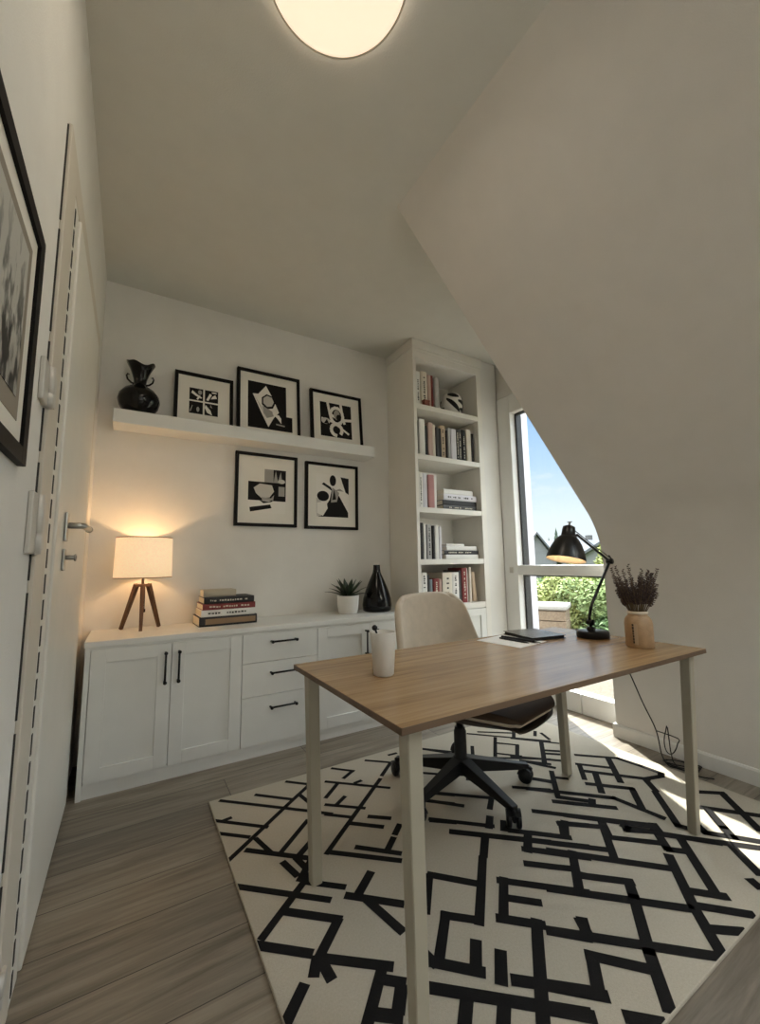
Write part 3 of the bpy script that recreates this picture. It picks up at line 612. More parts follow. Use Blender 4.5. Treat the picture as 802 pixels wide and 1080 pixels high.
RUG_LINES = [[(0.42,2.176),(0.754,1.863),(0.814,1.803)],[(0.736,2.174),(0.825,2.085)],[(0.82,2.083),(0.668,1.97),(0.497,1.839),(0.369,1.742)],[(0.573,2.136),(0.705,2.007)],[(0.75,2.022),(0.765,1.932)],[(0.367,2.032),(0.548,1.864)],[(0.403,2.009),(0.431,2.012)],[(0.369,1.929),(0.467,1.84)],[(0.49,1.813),(0.516,1.707)],[(0.443,1.764),(0.637,1.588)],[(0.708,1.815),(0.545,1.677)],[(0.664,1.674),(0.604,1.63)],[(0.541,1.623),(0.561,1.538)],[(0.637,1.588),(0.563,1.51)],[(0.589,1.618),(0.6,1.561)],[(0.371,1.596),(0.613,1.378)],[(0.6,1.516),(0.39,1.354)],[(0.482,1.405),(0.609,1.292)],[(0.604,1.29),(0.508,1.208)],[(0.508,1.208),(0.662,1.082)],[(0.501,1.208),(0.479,1.172)],[(0.51,1.194),(0.512,1.14)],[(0.371,1.338),(0.49,1.234)],[(0.441,1.154),(0.375,1.094)],[(0.635,1.083),(0.541,0.991)],[(0.634,1.056),(0.666,1.028)],[(0.655,1.017),(0.621,0.978)],[(0.574,0.994),(0.612,0.964)],[(0.785,1.407),(0.701,1.343)],[(0.673,1.36),(0.804,1.239)],[(0.718,1.314),(0.75,1.158)],[(0.58,1.488),(0.678,1.401)],[(0.987,2.174),(1.07,2.087)],[(1.066,2.09),(0.995,2.049)],[(0.904,2.066),(1.14,1.846)],[(1.023,1.976),(1.055,1.979)],[(0.946,2.019),(0.846,1.934)],[(0.823,1.88),(0.956,1.763)],[(0.923,1.893),(0.857,1.85)],[(0.793,1.812),(0.873,1.738)],[(1.183,2.155),(1.315,2.033)],[(1.273,2.049),(1.172,1.966)],[(1.147,1.941),(0.696,1.583)],[(1.325,2.14),(1.371,2.137)],[(0.946,1.696),(1.012,1.64)],[(0.856,1.698),(0.955,1.607)],[(1.023,1.578),(0.977,1.54)],[(0.809,1.552),(0.929,1.436)],[(0.956,1.521),(0.897,1.473)],[(0.716,1.576),(0.908,1.404)],[(1.525,2.105),(1.647,1.945)],[(1.365,1.875),(1.488,1.763)],[(1.251,1.728),(1.36,1.631)],[(1.211,1.674),(1.312,1.576)],[(1.154,1.53),(1.228,1.468)],[(1.531,2.105),(1.662,1.966)],[(1.905,2.117),(2.242,1.765)],[(1.981,2.101),(2.155,1.964)],[(2.269,2.064),(2.102,1.917)],[(2.175,2.125),(2.119,2.072)],[(2.006,1.98),(1.82,1.803)],[(1.953,1.923),(2.037,1.833)],[(2.029,1.83),(1.913,1.729)],[(1.857,1.818),(1.94,1.725)],[(1.799,1.965),(1.729,1.887)],[(1.683,1.878),(2.043,1.615)],[(1.898,1.689),(1.994,1.579)],[(2.211,1.8),(1.977,1.602)],[(2.29,1.909),(2.233,1.864)],[(2.299,1.869),(2.262,1.782)],[(1.36,1.875),(1.456,1.791)],[(1.517,1.699),(1.572,1.644)],[(1.254,1.733),(1.485,1.522)],[(1.57,1.577),(1.426,1.46)],[(1.213,1.679),(1.338,1.541)],[(1.157,1.54),(1.344,1.365)],[(1.379,1.414),(1.327,1.368)],[(1.406,1.36),(1.366,1.323)],[(1.179,1.429),(1.456,1.177)],[(1.27,1.332),(1.188,1.259)],[(1.383,1.306),(1.493,1.203)],[(1.43,1.256),(1.346,1.187)],[(1.354,1.194),(1.41,1.141)],[(1.784,1.548),(1.846,1.468)],[(1.653,1.524),(1.777,1.416)],[(1.574,1.342),(1.62,1.298)],[(2.081,1.916),(2.285,1.687)],[(2.268,2.065),(2.102,1.919)],[(2.037,1.833),(1.921,1.734)],[(1.895,1.751),(2.101,1.551)],[(1.899,1.682),(1.981,1.541)],[(2.197,1.791),(1.975,1.594)],[(2.113,1.7),(2.197,1.625)],[(2.083,1.671),(2.162,1.6)],[(2.21,1.569),(2.363,1.421),(2.378,1.309),(2.384,1.21),(2.353,1.196),(2.254,1.227)],[(2.118,1.501),(2.225,1.383)],[(2.32,1.449),(2.129,1.275)],[(2.112,1.481),(2.007,1.386)],[(2.085,1.431),(2.269,1.217)],[(2.113,1.397),(1.963,1.271)],[(1.978,1.352),(2.114,1.213),(1.988,1.102)],[(1.778,1.544),(1.846,1.451)],[(1.889,1.484),(1.936,1.436)],[(1.935,1.523),(1.757,1.356)],[(1.699,1.479),(1.964,1.214),(1.991,1.02)],[(1.757,1.356),(1.856,1.247)],[(1.867,1.258),(1.832,1.236)],[(1.712,1.342),(1.892,1.168)],[(1.575,1.341),(1.903,1.015)],[(2.252,1.218),(2.19,1.145)],[(1.91,1.018),(1.869,0.97)],[(1.589,1.229),(1.714,1.125)],[(1.594,1.219),(1.547,1.177)],[(1.755,1.146),(1.693,1.082)],[(1.809,1.082),(1.782,1.056),(1.859,0.993)],[(1.27,1.334),(1.187,1.258)],[(1.175,1.251),(0.965,1.054)],[(0.959,1.289),(1.07,1.171)],[(0.953,1.287),(0.852,1.173)],[(0.891,1.133),(0.974,1.058)],[(0.9,1.133),(0.784,1.023)],[(0.765,1.059),(0.77,1.025)],[(0.758,1.04),(0.861,0.939)],[(0.909,1.01),(0.848,0.947)],[(0.945,0.95),(0.887,0.894)],[(0.92,0.877),(1.053,0.761)],[(1.115,0.965),(0.895,0.771)],[(1.029,1.033),(1.119,0.948)],[(1.161,1.137),(1.036,1.023)],[(1.145,1.141),(1.349,0.95)],[(1.112,1.072),(1.18,1.008)],[(1.288,1.146),(1.403,1.041)],[(1.48,1.094),(1.33,0.967)],[(1.179,1.425),(1.556,1.082)],[(1.418,1.248),(1.349,1.192)],[(1.343,1.202),(1.5,1.046)],[(1.122,0.923),(1.195,0.852)],[(1.23,0.897),(1.208,0.861)],[(0.71,0.987),(1.003,0.729)],[(0.778,0.906),(0.737,0.869)],[(0.851,0.851),(0.815,0.821)],[(1.405,1.008),(1.416,0.993)],[(1.618,1.224),(1.533,1.159)],[(1.448,1.246),(1.544,1.152)],[(1.596,1.229),(1.677,1.159)],[(1.258,1.027),(1.572,0.73)],[(1.416,1.145),(1.701,0.854)],[(1.454,1.173),(1.603,1.032)],[(1.754,1.149),(1.569,0.983)],[(1.662,1.251),(1.891,1.01)],[(1.797,1.08),(1.798,1.06),(1.869,0.985)],[(1.891,1.01),(1.796,0.913),(1.845,0.865)],[(1.684,1.064),(1.806,0.95)],[(1.873,0.972),(1.995,0.83)],[(1.761,0.893),(1.576,0.739),(1.465,0.631)],[(1.903,0.916),(1.687,0.718)],[(1.641,0.773),(1.708,0.705)],[(1.589,0.737),(1.691,0.633)],[(1.53,0.674),(1.597,0.622)],[(1.122,0.924),(1.446,0.624)],[(1.459,1.076),(1.328,0.963)],[(1.346,1.092),(1.406,1.04)],[(1.4,1.006),(1.515,0.899)],[(1.513,0.907),(1.46,0.861),(1.299,0.735),(1.18,0.631)],[(1.237,0.895),(1.205,0.862)],[(1.147,0.816),(1.25,0.704)],[(1.156,0.815),(1.067,0.738)],[(0.984,0.82),(1.078,0.731)],[(0.935,0.784),(1.005,0.72)],[(1.079,0.673),(1.132,0.624)],[(1.863,0.686),(1.849,0.662)],[(2.252,1.22),(2.189,1.144)],[(2.172,1.136),(1.985,0.961),(1.999,0.932)],[(2.201,0.981),(2.348,0.809)],[(2.217,0.947),(2.127,0.857),(2.083,0.813)],[(2.42,0.968),(2.226,0.774)],[(2.056,0.923),(2.027,0.881),(2.089,0.809),(2.138,0.747)],[(1.872,0.966),(2.093,0.733)],[(2.02,0.797),(1.924,0.684)],[(2.338,1.036),(2.427,0.964)]]
# ---------------------------------------------------------------- rug
RX0, RX1, RY0, RY1, RZ = .372, 2.485, .622, 2.20, .012
RUGM = mat('rug_cream', (.475, .43, .35), .95, bump=.5, bscale=420, var=.05, vscale=160, spec=.1)
RUGK = mat('rug_black', (.014, .013, .013), .95, bump=.4, bscale=420, spec=.1)
t = thing('area_rug', 'cream rug with black maze-like lines under the desk', 'rug', (0, 0, 0))
bm = B(); box(bm, RX0, RX1, RY0, RY1, .0, RZ, .003)
obj('pile', bm, RUGM, t)
bm = B()
def strip(p, q, wd, z):
    (x0, y0), (x1, y1) = p, q; L = math.hypot(x1-x0, y1-y0)
    if L < 1e-4: return
    dx, dy = (x1-x0)/L, (y1-y0)/L; e = wd*.34; nx, ny = -dy*wd/2, dx*wd/2
    pts = [(x0-dx*e+nx, y0-dy*e+ny), (x1+dx*e+nx, y1+dy*e+ny), (x1+dx*e-nx, y1+dy*e-ny), (x0-dx*e-nx, y0-dy*e-ny)]
    def clip(P, f):
        o = []
        for i in range(len(P)):
            a, b = P[i], P[(i+1) % len(P)]; fa, fb = f(a), f(b)
            if fa >= 0: o.append(a)
            if fa*fb < 0: s_ = fa/(fa-fb); o.append((a[0]+(b[0]-a[0])*s_, a[1]+(b[1]-a[1])*s_))
        return o
    for f in (lambda a: a[0]-RX0-.002, lambda a: RX1-.002-a[0], lambda a: a[1]-RY0-.002, lambda a: RY1-.002-a[1]):
        pts = clip(pts, f)
        if len(pts) < 3: return
    fc = bm.faces.new([bm.verts.new((x, y, z)) for x, y in pts]); fc.normal_update()
    if fc.normal.z < 0: fc.normal_flip()
for i, pl in enumerate(RUG_LINES):
    for p, q in zip(pl, pl[1:]):
        yv = (p[1]+q[1])/2; strip(p, q, .034 if yv < 1.0 else .031 if yv < 1.4 else .026 if yv < 1.7 else .021, RZ+.0008+.000002*i)
obj('line_pattern', bm, RUGK, t)

# ---------------------------------------------------------------- desk
TX0, TX1, TY0, TY1, TT = .530, 2.005, .802, 1.505, .74
t = thing('desk', 'oak topped desk with four pale square legs standing on the rug', 'desk', (0, 0, 0))
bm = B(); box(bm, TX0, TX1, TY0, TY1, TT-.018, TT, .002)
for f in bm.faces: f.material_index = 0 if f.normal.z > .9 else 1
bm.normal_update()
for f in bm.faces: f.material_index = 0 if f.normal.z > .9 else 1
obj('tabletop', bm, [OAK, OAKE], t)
LZ = TT-.0182
for (xa, ya), (xb, yb), w_ in (((.590, .856), (.606, .868), .040), ((.583, 1.462), (.604, 1.468), .040), ((1.948, .850), (1.988, .905), .036), ((1.955, 1.458), (1.980, 1.464), .040)):
    bm = B(); bar(bm, (xa, ya, LZ), (xb, yb, .0145), w_*1.05, w_*.92); obj('leg', bm, LEGM, t)
bm = B()
box(bm, .595, 1.94, .89, .91, LZ-.028, LZ); box(bm, .595, 1.94, 1.40, 1.42, LZ-.028, LZ); box(bm, .575, .595, .876, 1.44, LZ-.03, LZ); box(bm, 1.94, 1.96, .87, 1.44, LZ-.03, LZ)
obj('apron', bm, LEGM, t)

# tumbler with a dark spoon
t = thing('tumbler', 'tall pale ceramic tumbler on the left end of the desk', 'cup', (.727, 1.198, TT))
bm = B(); lathe(bm, [(0, 0), (.030, 0), (.0335, .004), (.042, .134), (.0415, .137), (.039, .134), (.031, .012), (0, .010)], 40); obj('body', bm, CUPM, t)
t = thing('spoon', 'dark spoon with round tip leaning in the pale tumbler', 'spoon', (.715, 1.20, TT+.012))
bm = B(); tube(bm, [(.018, .004, .0), (.006, 0, .06), (-.012, -.004, .118), (-.020, -.006, .136)], [.004, .003, .003, .004], 8); obj('handle', bm, BLACK, t)
bm = B(); lathe(bm, [(0, -.010), (.007, -.006), (.010, 0), (.007, .007), (0, .010)], 12, M=Matrix.Translation((-.022, -.006, .140)) @ Matrix.Rotation(-.5, 4, 'Y')); obj('tip', bm, BLACK, t)

# paper, notebook, pens
t = thing('paper_sheet', 'pale sheet of paper lying beside the notebook on the desk', 'paper', (1.50, 1.36, TT), (0, 0, .0))
bm = B(); prism(bm, [(-.085, -.13), (.12, -.10), (.095, .13), (-.11, .10)], 'z', .0002, .0012); obj('sheet', bm, PAPER, t)
t = thing('notebook', 'black notebook lying near the desk lamp', 'notebook', (1.685, 1.385, TT), (0, 0, -.12))
bm = B(); 
for z0, z1 in ((.0016, .0040), (.0135, .016)): prism(bm, [(-.105, -.105), (.090, -.115), (.105, .105), (-.085, .110)], 'z', z0, z1)
obj('cover', bm, mat('notebook_cover', (.03, .032, .036), .22, coat=.4), t)
bm = B(); prism(bm, [(-.100, -.100), (.085, -.110), (.100, .100), (-.080, .105)], 'z', .0040, .0135); obj('page_block', bm, BLACKP, t)
def pen(label, a, b, r):
    t = thing('pen', label, 'pen', (a[0], a[1], TT+.0012), (0, 0, math.atan2(b[1]-a[1], b[0]-a[0])), 'pens on the paper'); L = math.hypot(b[0]-a[0], b[1]-a[1])
    bm = B(); tube(bm, [(0, 0, r), (.004, 0, r), (L*.86, 0, r)], [r*.8, r, r], 10); obj('barrel', bm, BLACKP, t)
    bm = B(); tube(bm, [(L*.86, 0, r), (L*.98, 0, r*.9), (L, 0, r*.8)], [r*.95, r*.35, r*.15], 10); obj('tip', bm, STEEL if r > .005 else BLACK, t)
pen('thicker black pen next to the notebook edge', (1.53, 1.44), (1.553, 1.235), .0055)
pen('slimmer black pen lying left of the other pen on the paper', (1.502, 1.425), (1.512, 1.265), .0042)

# desk lamp
LX, LY = 1.885, 1.205
t = thing('desk_lamp', 'black jointed desk lamp with bell shade at the right of the desk', 'desk lamp', (LX, LY, TT))
bm = B(); lathe(bm, [(0, 0), (.068, 0), (.071, .004), (.071, .024), (.067, .030), (0, .032)], 40); lathe(bm, [(.018, .03), (.018, .045), (.012, .05), (0, .05)], 18, -.012, 0); obj('base', bm, BLACK, t)
e0 = Vector((-.012, 0, .05)); e1 = Vector((.188, 0, .352)); e2 = Vector((-.098, 0, .468))
off = Vector((0, .009, 0))
lo = [e0, e0+Vector((-.006, 0, .045)), e0+Vector((.02, 0, .10)), e1]
bm = B(); tube(bm, lo, .0068, 10); obj('lower_arm', bm, BLACK, t)
bm = B(); tube(bm, [e1, e2+Vector((.03, 0, .012)), e2], .0062, 10); tube(bm, [e1+Vector((.0, .0, .02)), (e1+e2)/2+Vector((0, 0, .028)), e2+Vector((.02, 0, .03))], .0022, 6); obj('upper_arm', bm, BLACK, t)
def knob(p, r, l): 
    lathe(bm, [(0, -l), (r, -l), (r, l), (0, l)], 14, M=Matrix.Translation(p) @ Matrix.Rotation(PI/2, 4, 'X'))
bm = B(); knob(e1, .014, .013); tube(bm, [e1+Vector((-.004, 0, .03)), e1+Vector((.024, 0, .006)), e1+Vector((.026, 0, -.012))], .003, 6); obj('elbow_joint', bm, BLACK, t)
bm = B(); knob(e0+Vector((0, 0, .02)), .013, .014); obj('base_joint', bm, BLACK, t)
def coil(p, q, r, n):
    p, q = Vector(p), Vector(q); d = (q-p); a = d.normalized().cross(Vector((0, 1, 0))).normalized(); pts = []
    for i in range(n*8+1):
        u = i/(n*8); th = 2*PI*i/8; pts.append(p+d*u+a*r*math.cos(th)+Vector((0, 1, 0))*r*math.sin(th))
    return pts
bm = B(); tube(bm, coil(e0+Vector((.026, 0, .0)), e0+Vector((.046, 0, .10)), .0055, 9), .0013, 5); obj('spring', bm, BLACK, t)
# shade: rim centre, axis leaning back and right
axd = Vector((.24, -.02, .97)).normalized(); rim = Vector((-.165, .0, .362))
MS = Matrix.Translation(rim) @ axd.to_track_quat('Z', 'Y').to_matrix().to_4x4()
SH = bpy.data.materials.new('lamp_shade_black'); SH.use_nodes = True; b = SH.node_tree.nodes['Principled BSDF']; b.inputs['Base Color'].default_value = (.006, .006, .0065, 1); b.inputs['Roughness'].default_value = .35
bm = B(); pr = [(.086, 0), (.084, .014), (.075, .045), (.061, .078), (.047, .100), (.037, .110), (.031, .114), (.029, .142), (.026, .158), (.012, .165), (0, .166)]
lathe(bm, pr, 40, M=MS); sh = obj('shade', bm, SH, t)
bm = B(); lathe(bm, [(.086, .0), (.0835, .001), (.0815, .014), (.0725, .045), (.0585, .077), (.0445, .098), (.034, .107), (0, .108)], 40, M=MS); obj('inner_shade', bm, mat('shade_inside', (.75, .68, .55), .5), sh)
bm = B(); lathe(bm, [(0, .035), (.014, .04), (.020, .058), (.016, .08), (.012, .098), (0, .099)], 18, M=MS); obj('bulb', bm, mat('desk_bulb', (.9, .85, .7), .4, emit=(1, .75, .48), estr=4.), sh)
bm = B(); tube(bm, [MS @ Vector((0, 0, .166)), MS @ Vector((0, 0, .182))], [.004, .006], 8); tube(bm, [MS @ Vector((-.012, 0, .182)), MS @ Vector((.012, 0, .182))], .0025, 6); obj('switch', bm, STEEL, sh)
bm = B(); tube(bm, [e2, MS @ Vector((.028, 0, .13))], .008, 10); knob(e2, .012, .012); obj('head_joint', bm, BLACK, t)

# jar of dried stems
JX, JY = 1.835, .968
t = thing('stoneware_jar', 'brown stoneware jar with narrow neck on the right desk corner', 'jar', (JX, JY, TT))
bm = B(); lathe(bm, [(0, 0), (.047, 0), (.051, .005), (.052, .095), (.049, .112), (.041, .124), (.036, .128), (.035, .146), (.032, .146), (.031, .128), (.02, .12), (0, .118)], 44); obj('body', bm, JARM, t)
bm = B(); lathe(bm, [(.0352, .134), (.0385, .136), (.039, .141), (.037, .145), (.0352, .1455)], 40); obj('rim', bm, mat('jar_rim', (.62, .55, .44), .5), t)
# illegible vertical mark on its side
bm = B(); rnd = random.Random(5); a0 = -3.15
def onjar(a, z, r=.052): return (r*math.cos(a), r*math.sin(a), z)
def patch(a_, b_, z0, z1, mi, r):
    n = 4; P_ = [[bm.verts.new(onjar(a_+(b_-a_)*i/n, z, r)) for i in range(n+1)] for z in (z0, z1)]
    for i in range(n): f = bm.faces.new([P_[0][i], P_[0][i+1], P_[1][i+1], P_[1][i]]); f.material_index = mi
patch(a0+.12, a0+.42, .015, .098, 1, .0525)
z = .020
while z < .092:
    hgt = rnd.uniform(.006, .011); patch(a0+.02+rnd.uniform(0, .03), a0+.16, z, z+hgt, 0, .0530); z += hgt+.002
obj('label', bm, [mat('label_ink', (.035, .022, .015), .7), mat('label_paper', (.42, .30, .19), .7)], t)
t = thing('dried_bouquet', 'bunch of dark dried stems standing in the brown jar', 'dried flowers', (JX, JY, TT+.125))
rnd = random.Random(11); protos = []
def mk_stem(k):
    L = .16+.025*k; bm = B(); c = Vector((rnd.uniform(-.02, .02), rnd.uniform(-.02, .02), 0)); pts = [Vector((0, 0, 0)), c*.4+Vector((0, 0, L*.5)), c+Vector((0, 0, L))]
    tube(bm, pts, [.0016, .0013, .0009], 5)
    bl = B()
    for j in range(16):
        u = .42+.58*j/15; p = pts[1].lerp(pts[2], (u-.5)*2) if u > .5 else pts[0].lerp(pts[1], u*2)
        for q in range(3):
            a = rnd.uniform(0, 2*PI); d_ = Vector((math.cos(a), math.sin(a), .9)).normalized(); s_ = .0095*(1.15-u*.45)
            sd = d_.cross(Vector((0, 0, 1))).normalized()*s_*.42; tip = p+d_*s_*1.7; m_ = p+d_*s_*.8
            n2 = sd.cross(d_).normalized()*s_*.35
            vs = [bl.verts.new(x) for x in (p, m_+sd, m_+n2, m_-sd, m_-n2, tip)]
            for i0, i1 in ((1, 2), (2, 3), (3, 4), (4, 1)): bl.faces.new([vs[0], vs[i1], vs[i0]]); bl.faces.new([vs[5], vs[i0], vs[i1]])
    return bm, bl
meshes = []
for k in range(4):
    bm, bl = mk_stem(k); s0 = obj('stem', bm, STEMM); f0 = obj('flower_spike', bl, SPIKE, s0); meshes.append((s0, f0))
for k in range(58):
    s0, f0 = meshes[k % 4]
    if k >= 4:
        s1 = s0.copy(); COL.objects.link(s1); f1 = f0.copy(); COL.objects.link(f1); f1.parent = s1
    else: s1 = s0
    s1.parent = t; a = k*2.39996; q = math.sqrt((k+.5)/58)
    s1.location = (.022*q*math.cos(a), .022*q*math.sin(a), 0); lean = .50*q
    s1.rotation_euler = Vector((math.sin(lean)*math.cos(a), math.sin(lean)*math.sin(a), math.cos(lean))).to_track_quat('Z', 'Y').to_euler()
    s1.scale = (1, 1, rnd.uniform(.62, .92))

# lamp cord behind the desk
t = thing('power_cord', 'thin black cord hanging from the desk to the floor by the low wall', 'cord', (0, 0, 0))
def smooth(P, n=6):
    P = [Vector(p) for p in P]; o = []
    for i in range(len(P)-1):
        p0, p1, p2, p3 = P[max(i-1, 0)], P[i], P[i+1], P[min(i+2, len(P)-1)]
        for k in range(n):
            u = k/n; o.append(.5*((2*p1)+(-p0+p2)*u+(2*p0-5*p1+4*p2-p3)*u*u+(-p0+3*p1-3*p2+p3)*u**3))
    return o+[P[-1]]
bm = B(); tube(bm, smooth([(1.90, 1.28, .735), (1.975, 1.26, .712), (2.10, 1.26, .66), (2.25, 1.30, .58), (2.32, 1.297, .51), (2.37, 1.265, .35), (2.44, 1.245, .20), (2.475, 1.245, .07), (2.52, 1.24, .008), (2.53, 1.20, .004), (2.545, 1.14, .004), (2.53, 1.10, .004), (2.56, 1.05, .005)]), .0032, 8)
obj('cable', bm, BLACKP, t)
ringp = [(2.47+.045*math.cos(a)*.8, 1.19+.050*math.cos(a+.4), .165+.075*math.sin(a)) for a in [2*PI*k/20*1.1 for k in range(21)]]
bm = B(); tube(bm, smooth([(2.445, 1.244, .195)]+ringp[8:]+[(2.49, 1.20, .05), (2.53, 1.16, .005)], 3), .0028, 7); obj('loop', bm, BLACKP, t)
bm = B()
for k in range(3):
    tube(bm, smooth([(2.58+.05*math.cos(2*PI*j/10+k), 1.20+.075*math.sin(2*PI*j/10+k*.6), .005+.005*k) for j in range(11)], 3), .003, 7)
obj('floor_coil', bm, BLACKP, t)

# ---------------------------------------------------------------- swivel chair
CX, CY = 1.43, 1.645
t = thing('swivel_chair', 'beige shell swivel chair on black five-star base tucked behind the desk', 'chair', (CX, CY, .0128))
ang0 = math.radians(-93)
bm = B(); lathe(bm, [(0, .075), (.035, .075), (.046, .085), (.046, .125), (.036, .150), (.030, .155), (.030, .27), (.0255, .275), (.0255, .285), (0, .285)], 28); obj('hub', bm, BLACKP, t)
bm = B(); tube(bm, [(0, 0, .28), (0, 0, .36)], .017, 18); obj('gas_lift', bm, BLACK, t)
bm = B(); box(bm, -.10, .10, -.08, .09, .352, .372, .006); tube(bm, [(.06, -.02, .36), (.20, -.05, .35)], .006, 8); obj('tilt_mechanism', bm, BLACKP, t)
for k in range(5):
    a = ang0+k*2*PI/5; ca, sa = math.cos(a), math.sin(a); rr = .345
    bm = B(); bar(bm, (ca*.03, sa*.03, .118), (ca*rr, sa*rr, .074), .056, .032, ha=.062, hb=.024); tube(bm, [(ca*rr*.97, sa*rr*.97, .076), (ca*rr*.97, sa*rr*.97, .055)], .012, 12); obj('base_leg', bm, BLACKP, t)
    c = bpy.data.objects.new('caster', None)
    ph = a+.9
    mm = B(); box(mm, -.006, .006, -.024, .026, .024, .060, .004); tube(mm, [(-.024, 0, .0275), (.024, 0, .0275)], .006, 10)
    # hood arc over the wheels
    arc = [(0, .030*math.cos(q), .0275+.030*math.sin(q)) for q in [PI*.05+PI*.75*i/8 for i in range(9)]]
    prism(mm, [(y, z) for _, y, z in arc]+[((y)*.84, .0275+(z-.0275)*.84) for _, y, z in arc[::-1]], 'x', -.023, .023)
    cst = obj('caster', mm, BLACKP, t, loc=(ca*rr*.97, sa*rr*.97, 0), rot=(0, 0, ph)); cst.scale = (1.25, 1.25, 1.25)
    for sx_ in (-1, 1):
        wm = B(); lathe(wm, [(0, -.008), (.022, -.008), (.0262, -.005), (.0262, .005), (.022, .008), (0, .008)], 20, M=Matrix.Translation((sx_*.0155, 0, .0265)) @ Matrix.Rotation(PI/2, 4, 'Y')); obj('wheel', wm, BLACK, cst)
# upholstered shell
ROT = Matrix.Rotation(.22, 4, 'Z') @ Matrix.Diagonal((1.25, 1.12, 1.0, 1))
prof = [(-.272, .452, .120), (-.275, .464, .145), (-.22, .470, .190), (-.10, .452, .220), (.02, .440, .230), (.11, .443, .246), (.17, .470, .268), (.205, .530, .278), (.225, .600, .280), (.242, .680, .268), (.256, .770, .256), (.270, .860, .245), (.280, .925, .232), (.287, .962, .212), (.290, .982, .17)]
bm = B(); NU = 16; G_ = []
nv = len(prof)
for i, (y, z, hw) in enumerate(prof):
    v = i/(nv-1); rowv = []
    for j in range(NU+1):
        u = -1+2*j/NU; us = math.sin(u*PI/2)*.35+u*.65
        lift = .075*abs(u)**3*max(0, min(1, (v-.05)/.3))*(1 if v < .45 else max(0, 1-(v-.45)/.25))
        fwdc = .085*abs(u)**2.2*max(0, min(1, (v-.35)/.2))*(1-.45*max(0, (v-.6)/.4))
        top = -.035*abs(u)**4*max(0, (v-.7)/.3)
        rowv.append(bm.verts.new(ROT @ Vector((hw*us, y-fwdc, z+lift+top))))
    G_.append(rowv)
for a, b_ in zip(G_, G_[1:]):
    for j in range(NU): bm.faces.new([a[j], a[j+1], b_[j+1], b_[j]]).smooth = True
SEAT_ROWS = [([(v.co.copy(), -1+2*j/NU) for j, v in enumerate(G_[i])], (.3, .55, .85, 1, 1, .8, .5, .15)[i]) for i in range(0, 8)]
bmesh.ops.recalc_face_normals(bm, faces=bm.faces[:])
sh = obj('seat_shell', bm, FABC, t); sh.location = (.078, -.03, -.062)
bm = B(); P_ = [[bm.verts.new((v.x*1.035, v.y*1.05, v.z+.016+.010*max(0, 1-u_*u_)*w_)) for v, u_ in row_] for row_, w_ in SEAT_ROWS[0:6]]
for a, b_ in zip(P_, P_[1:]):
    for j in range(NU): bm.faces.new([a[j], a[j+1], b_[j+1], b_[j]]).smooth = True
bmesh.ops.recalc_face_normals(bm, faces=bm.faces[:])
pn = obj('seat_shade_top', bm, mat('seat_shade_brown', (.060, .038, .024), .8, spec=.15, bump=.2, bscale=200), t); pn.location = sh.location  # added layer; dark brown paints in the desk's shade on the beige seat
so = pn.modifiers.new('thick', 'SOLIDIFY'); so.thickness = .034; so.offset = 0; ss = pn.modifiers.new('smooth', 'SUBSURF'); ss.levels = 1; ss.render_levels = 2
bm = B(); P_ = [[bm.verts.new((v.x*1.03, v.y*1.03, v.z-.020-.036*max(0, 1-(u_/.92)**2)*w_)) for v, u_ in row_] for row_, w_ in SEAT_ROWS]
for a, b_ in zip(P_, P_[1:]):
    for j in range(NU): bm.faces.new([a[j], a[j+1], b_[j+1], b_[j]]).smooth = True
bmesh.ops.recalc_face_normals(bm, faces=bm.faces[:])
pn = obj('seat_shade_under', bm, mat('underside_shade_brown', (.040, .026, .017), .45), t); pn.location = sh.location  # added underside layer; its dark brown holds the shade beneath the seat
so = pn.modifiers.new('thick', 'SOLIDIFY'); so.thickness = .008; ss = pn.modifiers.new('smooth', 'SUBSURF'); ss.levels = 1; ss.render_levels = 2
so = sh.modifiers.new('thick', 'SOLIDIFY'); so.thickness = .036; so.offset = 0
ss = sh.modifiers.new('smooth', 'SUBSURF'); ss.levels = 1; ss.render_levels = 2

# ---------------------------------------------------------------- outside
GRM = mat('gravel', (.105, .085, .060), .95, bump=1., bscale=40, var=.25, vscale=35)
bm = B(); box(bm, -60, 3.13, YN-60, YN-.21, -.35, -.12); box(bm, 3.13, 14, -30, 40, -.35, -.12); g = struct('garden_ground', bm, GRM)
bm = B(); box(bm, 14, 90, -40, 90, -.6, -.3); struct('far_ground', bm, mat('meadow', (.10, .14, .045), .95, var=.3, vscale=2))
t = thing('garden_post', 'pale square post standing outside beside the window edge', 'post', (4.12, 3.37, -.12), (0, 0, .6))
bm = B(); box(bm, -.06, .06, -.06, .06, .02, 3.2, .006); obj('shaft', bm, RENDERW, t); bm = B(); box(bm, -.085, .085, -.085, .085, 0, .05, .006); box(bm, -.08, .08, -.08, .08, 3.2, 3.26, .01); obj('end_plate', bm, RENDERW, t)
# wooden planter box with a pale cushion
t = thing('planter_box', 'wooden slatted garden box with pale lid outside the window', 'garden box', (5.05, 3.83, -.12), (0, 0, .5))
bm = B()
for k in range(4):
    z0 = .02+.135*k; box(bm, -.25, .25, -.22, -.195, z0, z0+.125, .004); box(bm, -.25, .25, .195, .22, z0, z0+.125, .004); box(bm, -.25, -.225, -.195, .195, z0, z0+.125, .004); box(bm, .225, .25, -.195, .195, z0, z0+.125, .004)
for sx_ in (-1, 1):
    for sy_ in (-1, 1): box(bm, sx_*.222-.02, sx_*.222+.02, sy_*.192-.02, sy_*.192+.02, 0, .56)
obj('slats', bm, wood('garden_wood', (.16, .11, .07), (.26, .195, .13), .7, 3, 30), t)
bm = B(); box(bm, -.27, .27, -.24, .24, .56, .63, .02); obj('lid', bm, mat('pale_lid', (.34, .32, .29), .7), t)

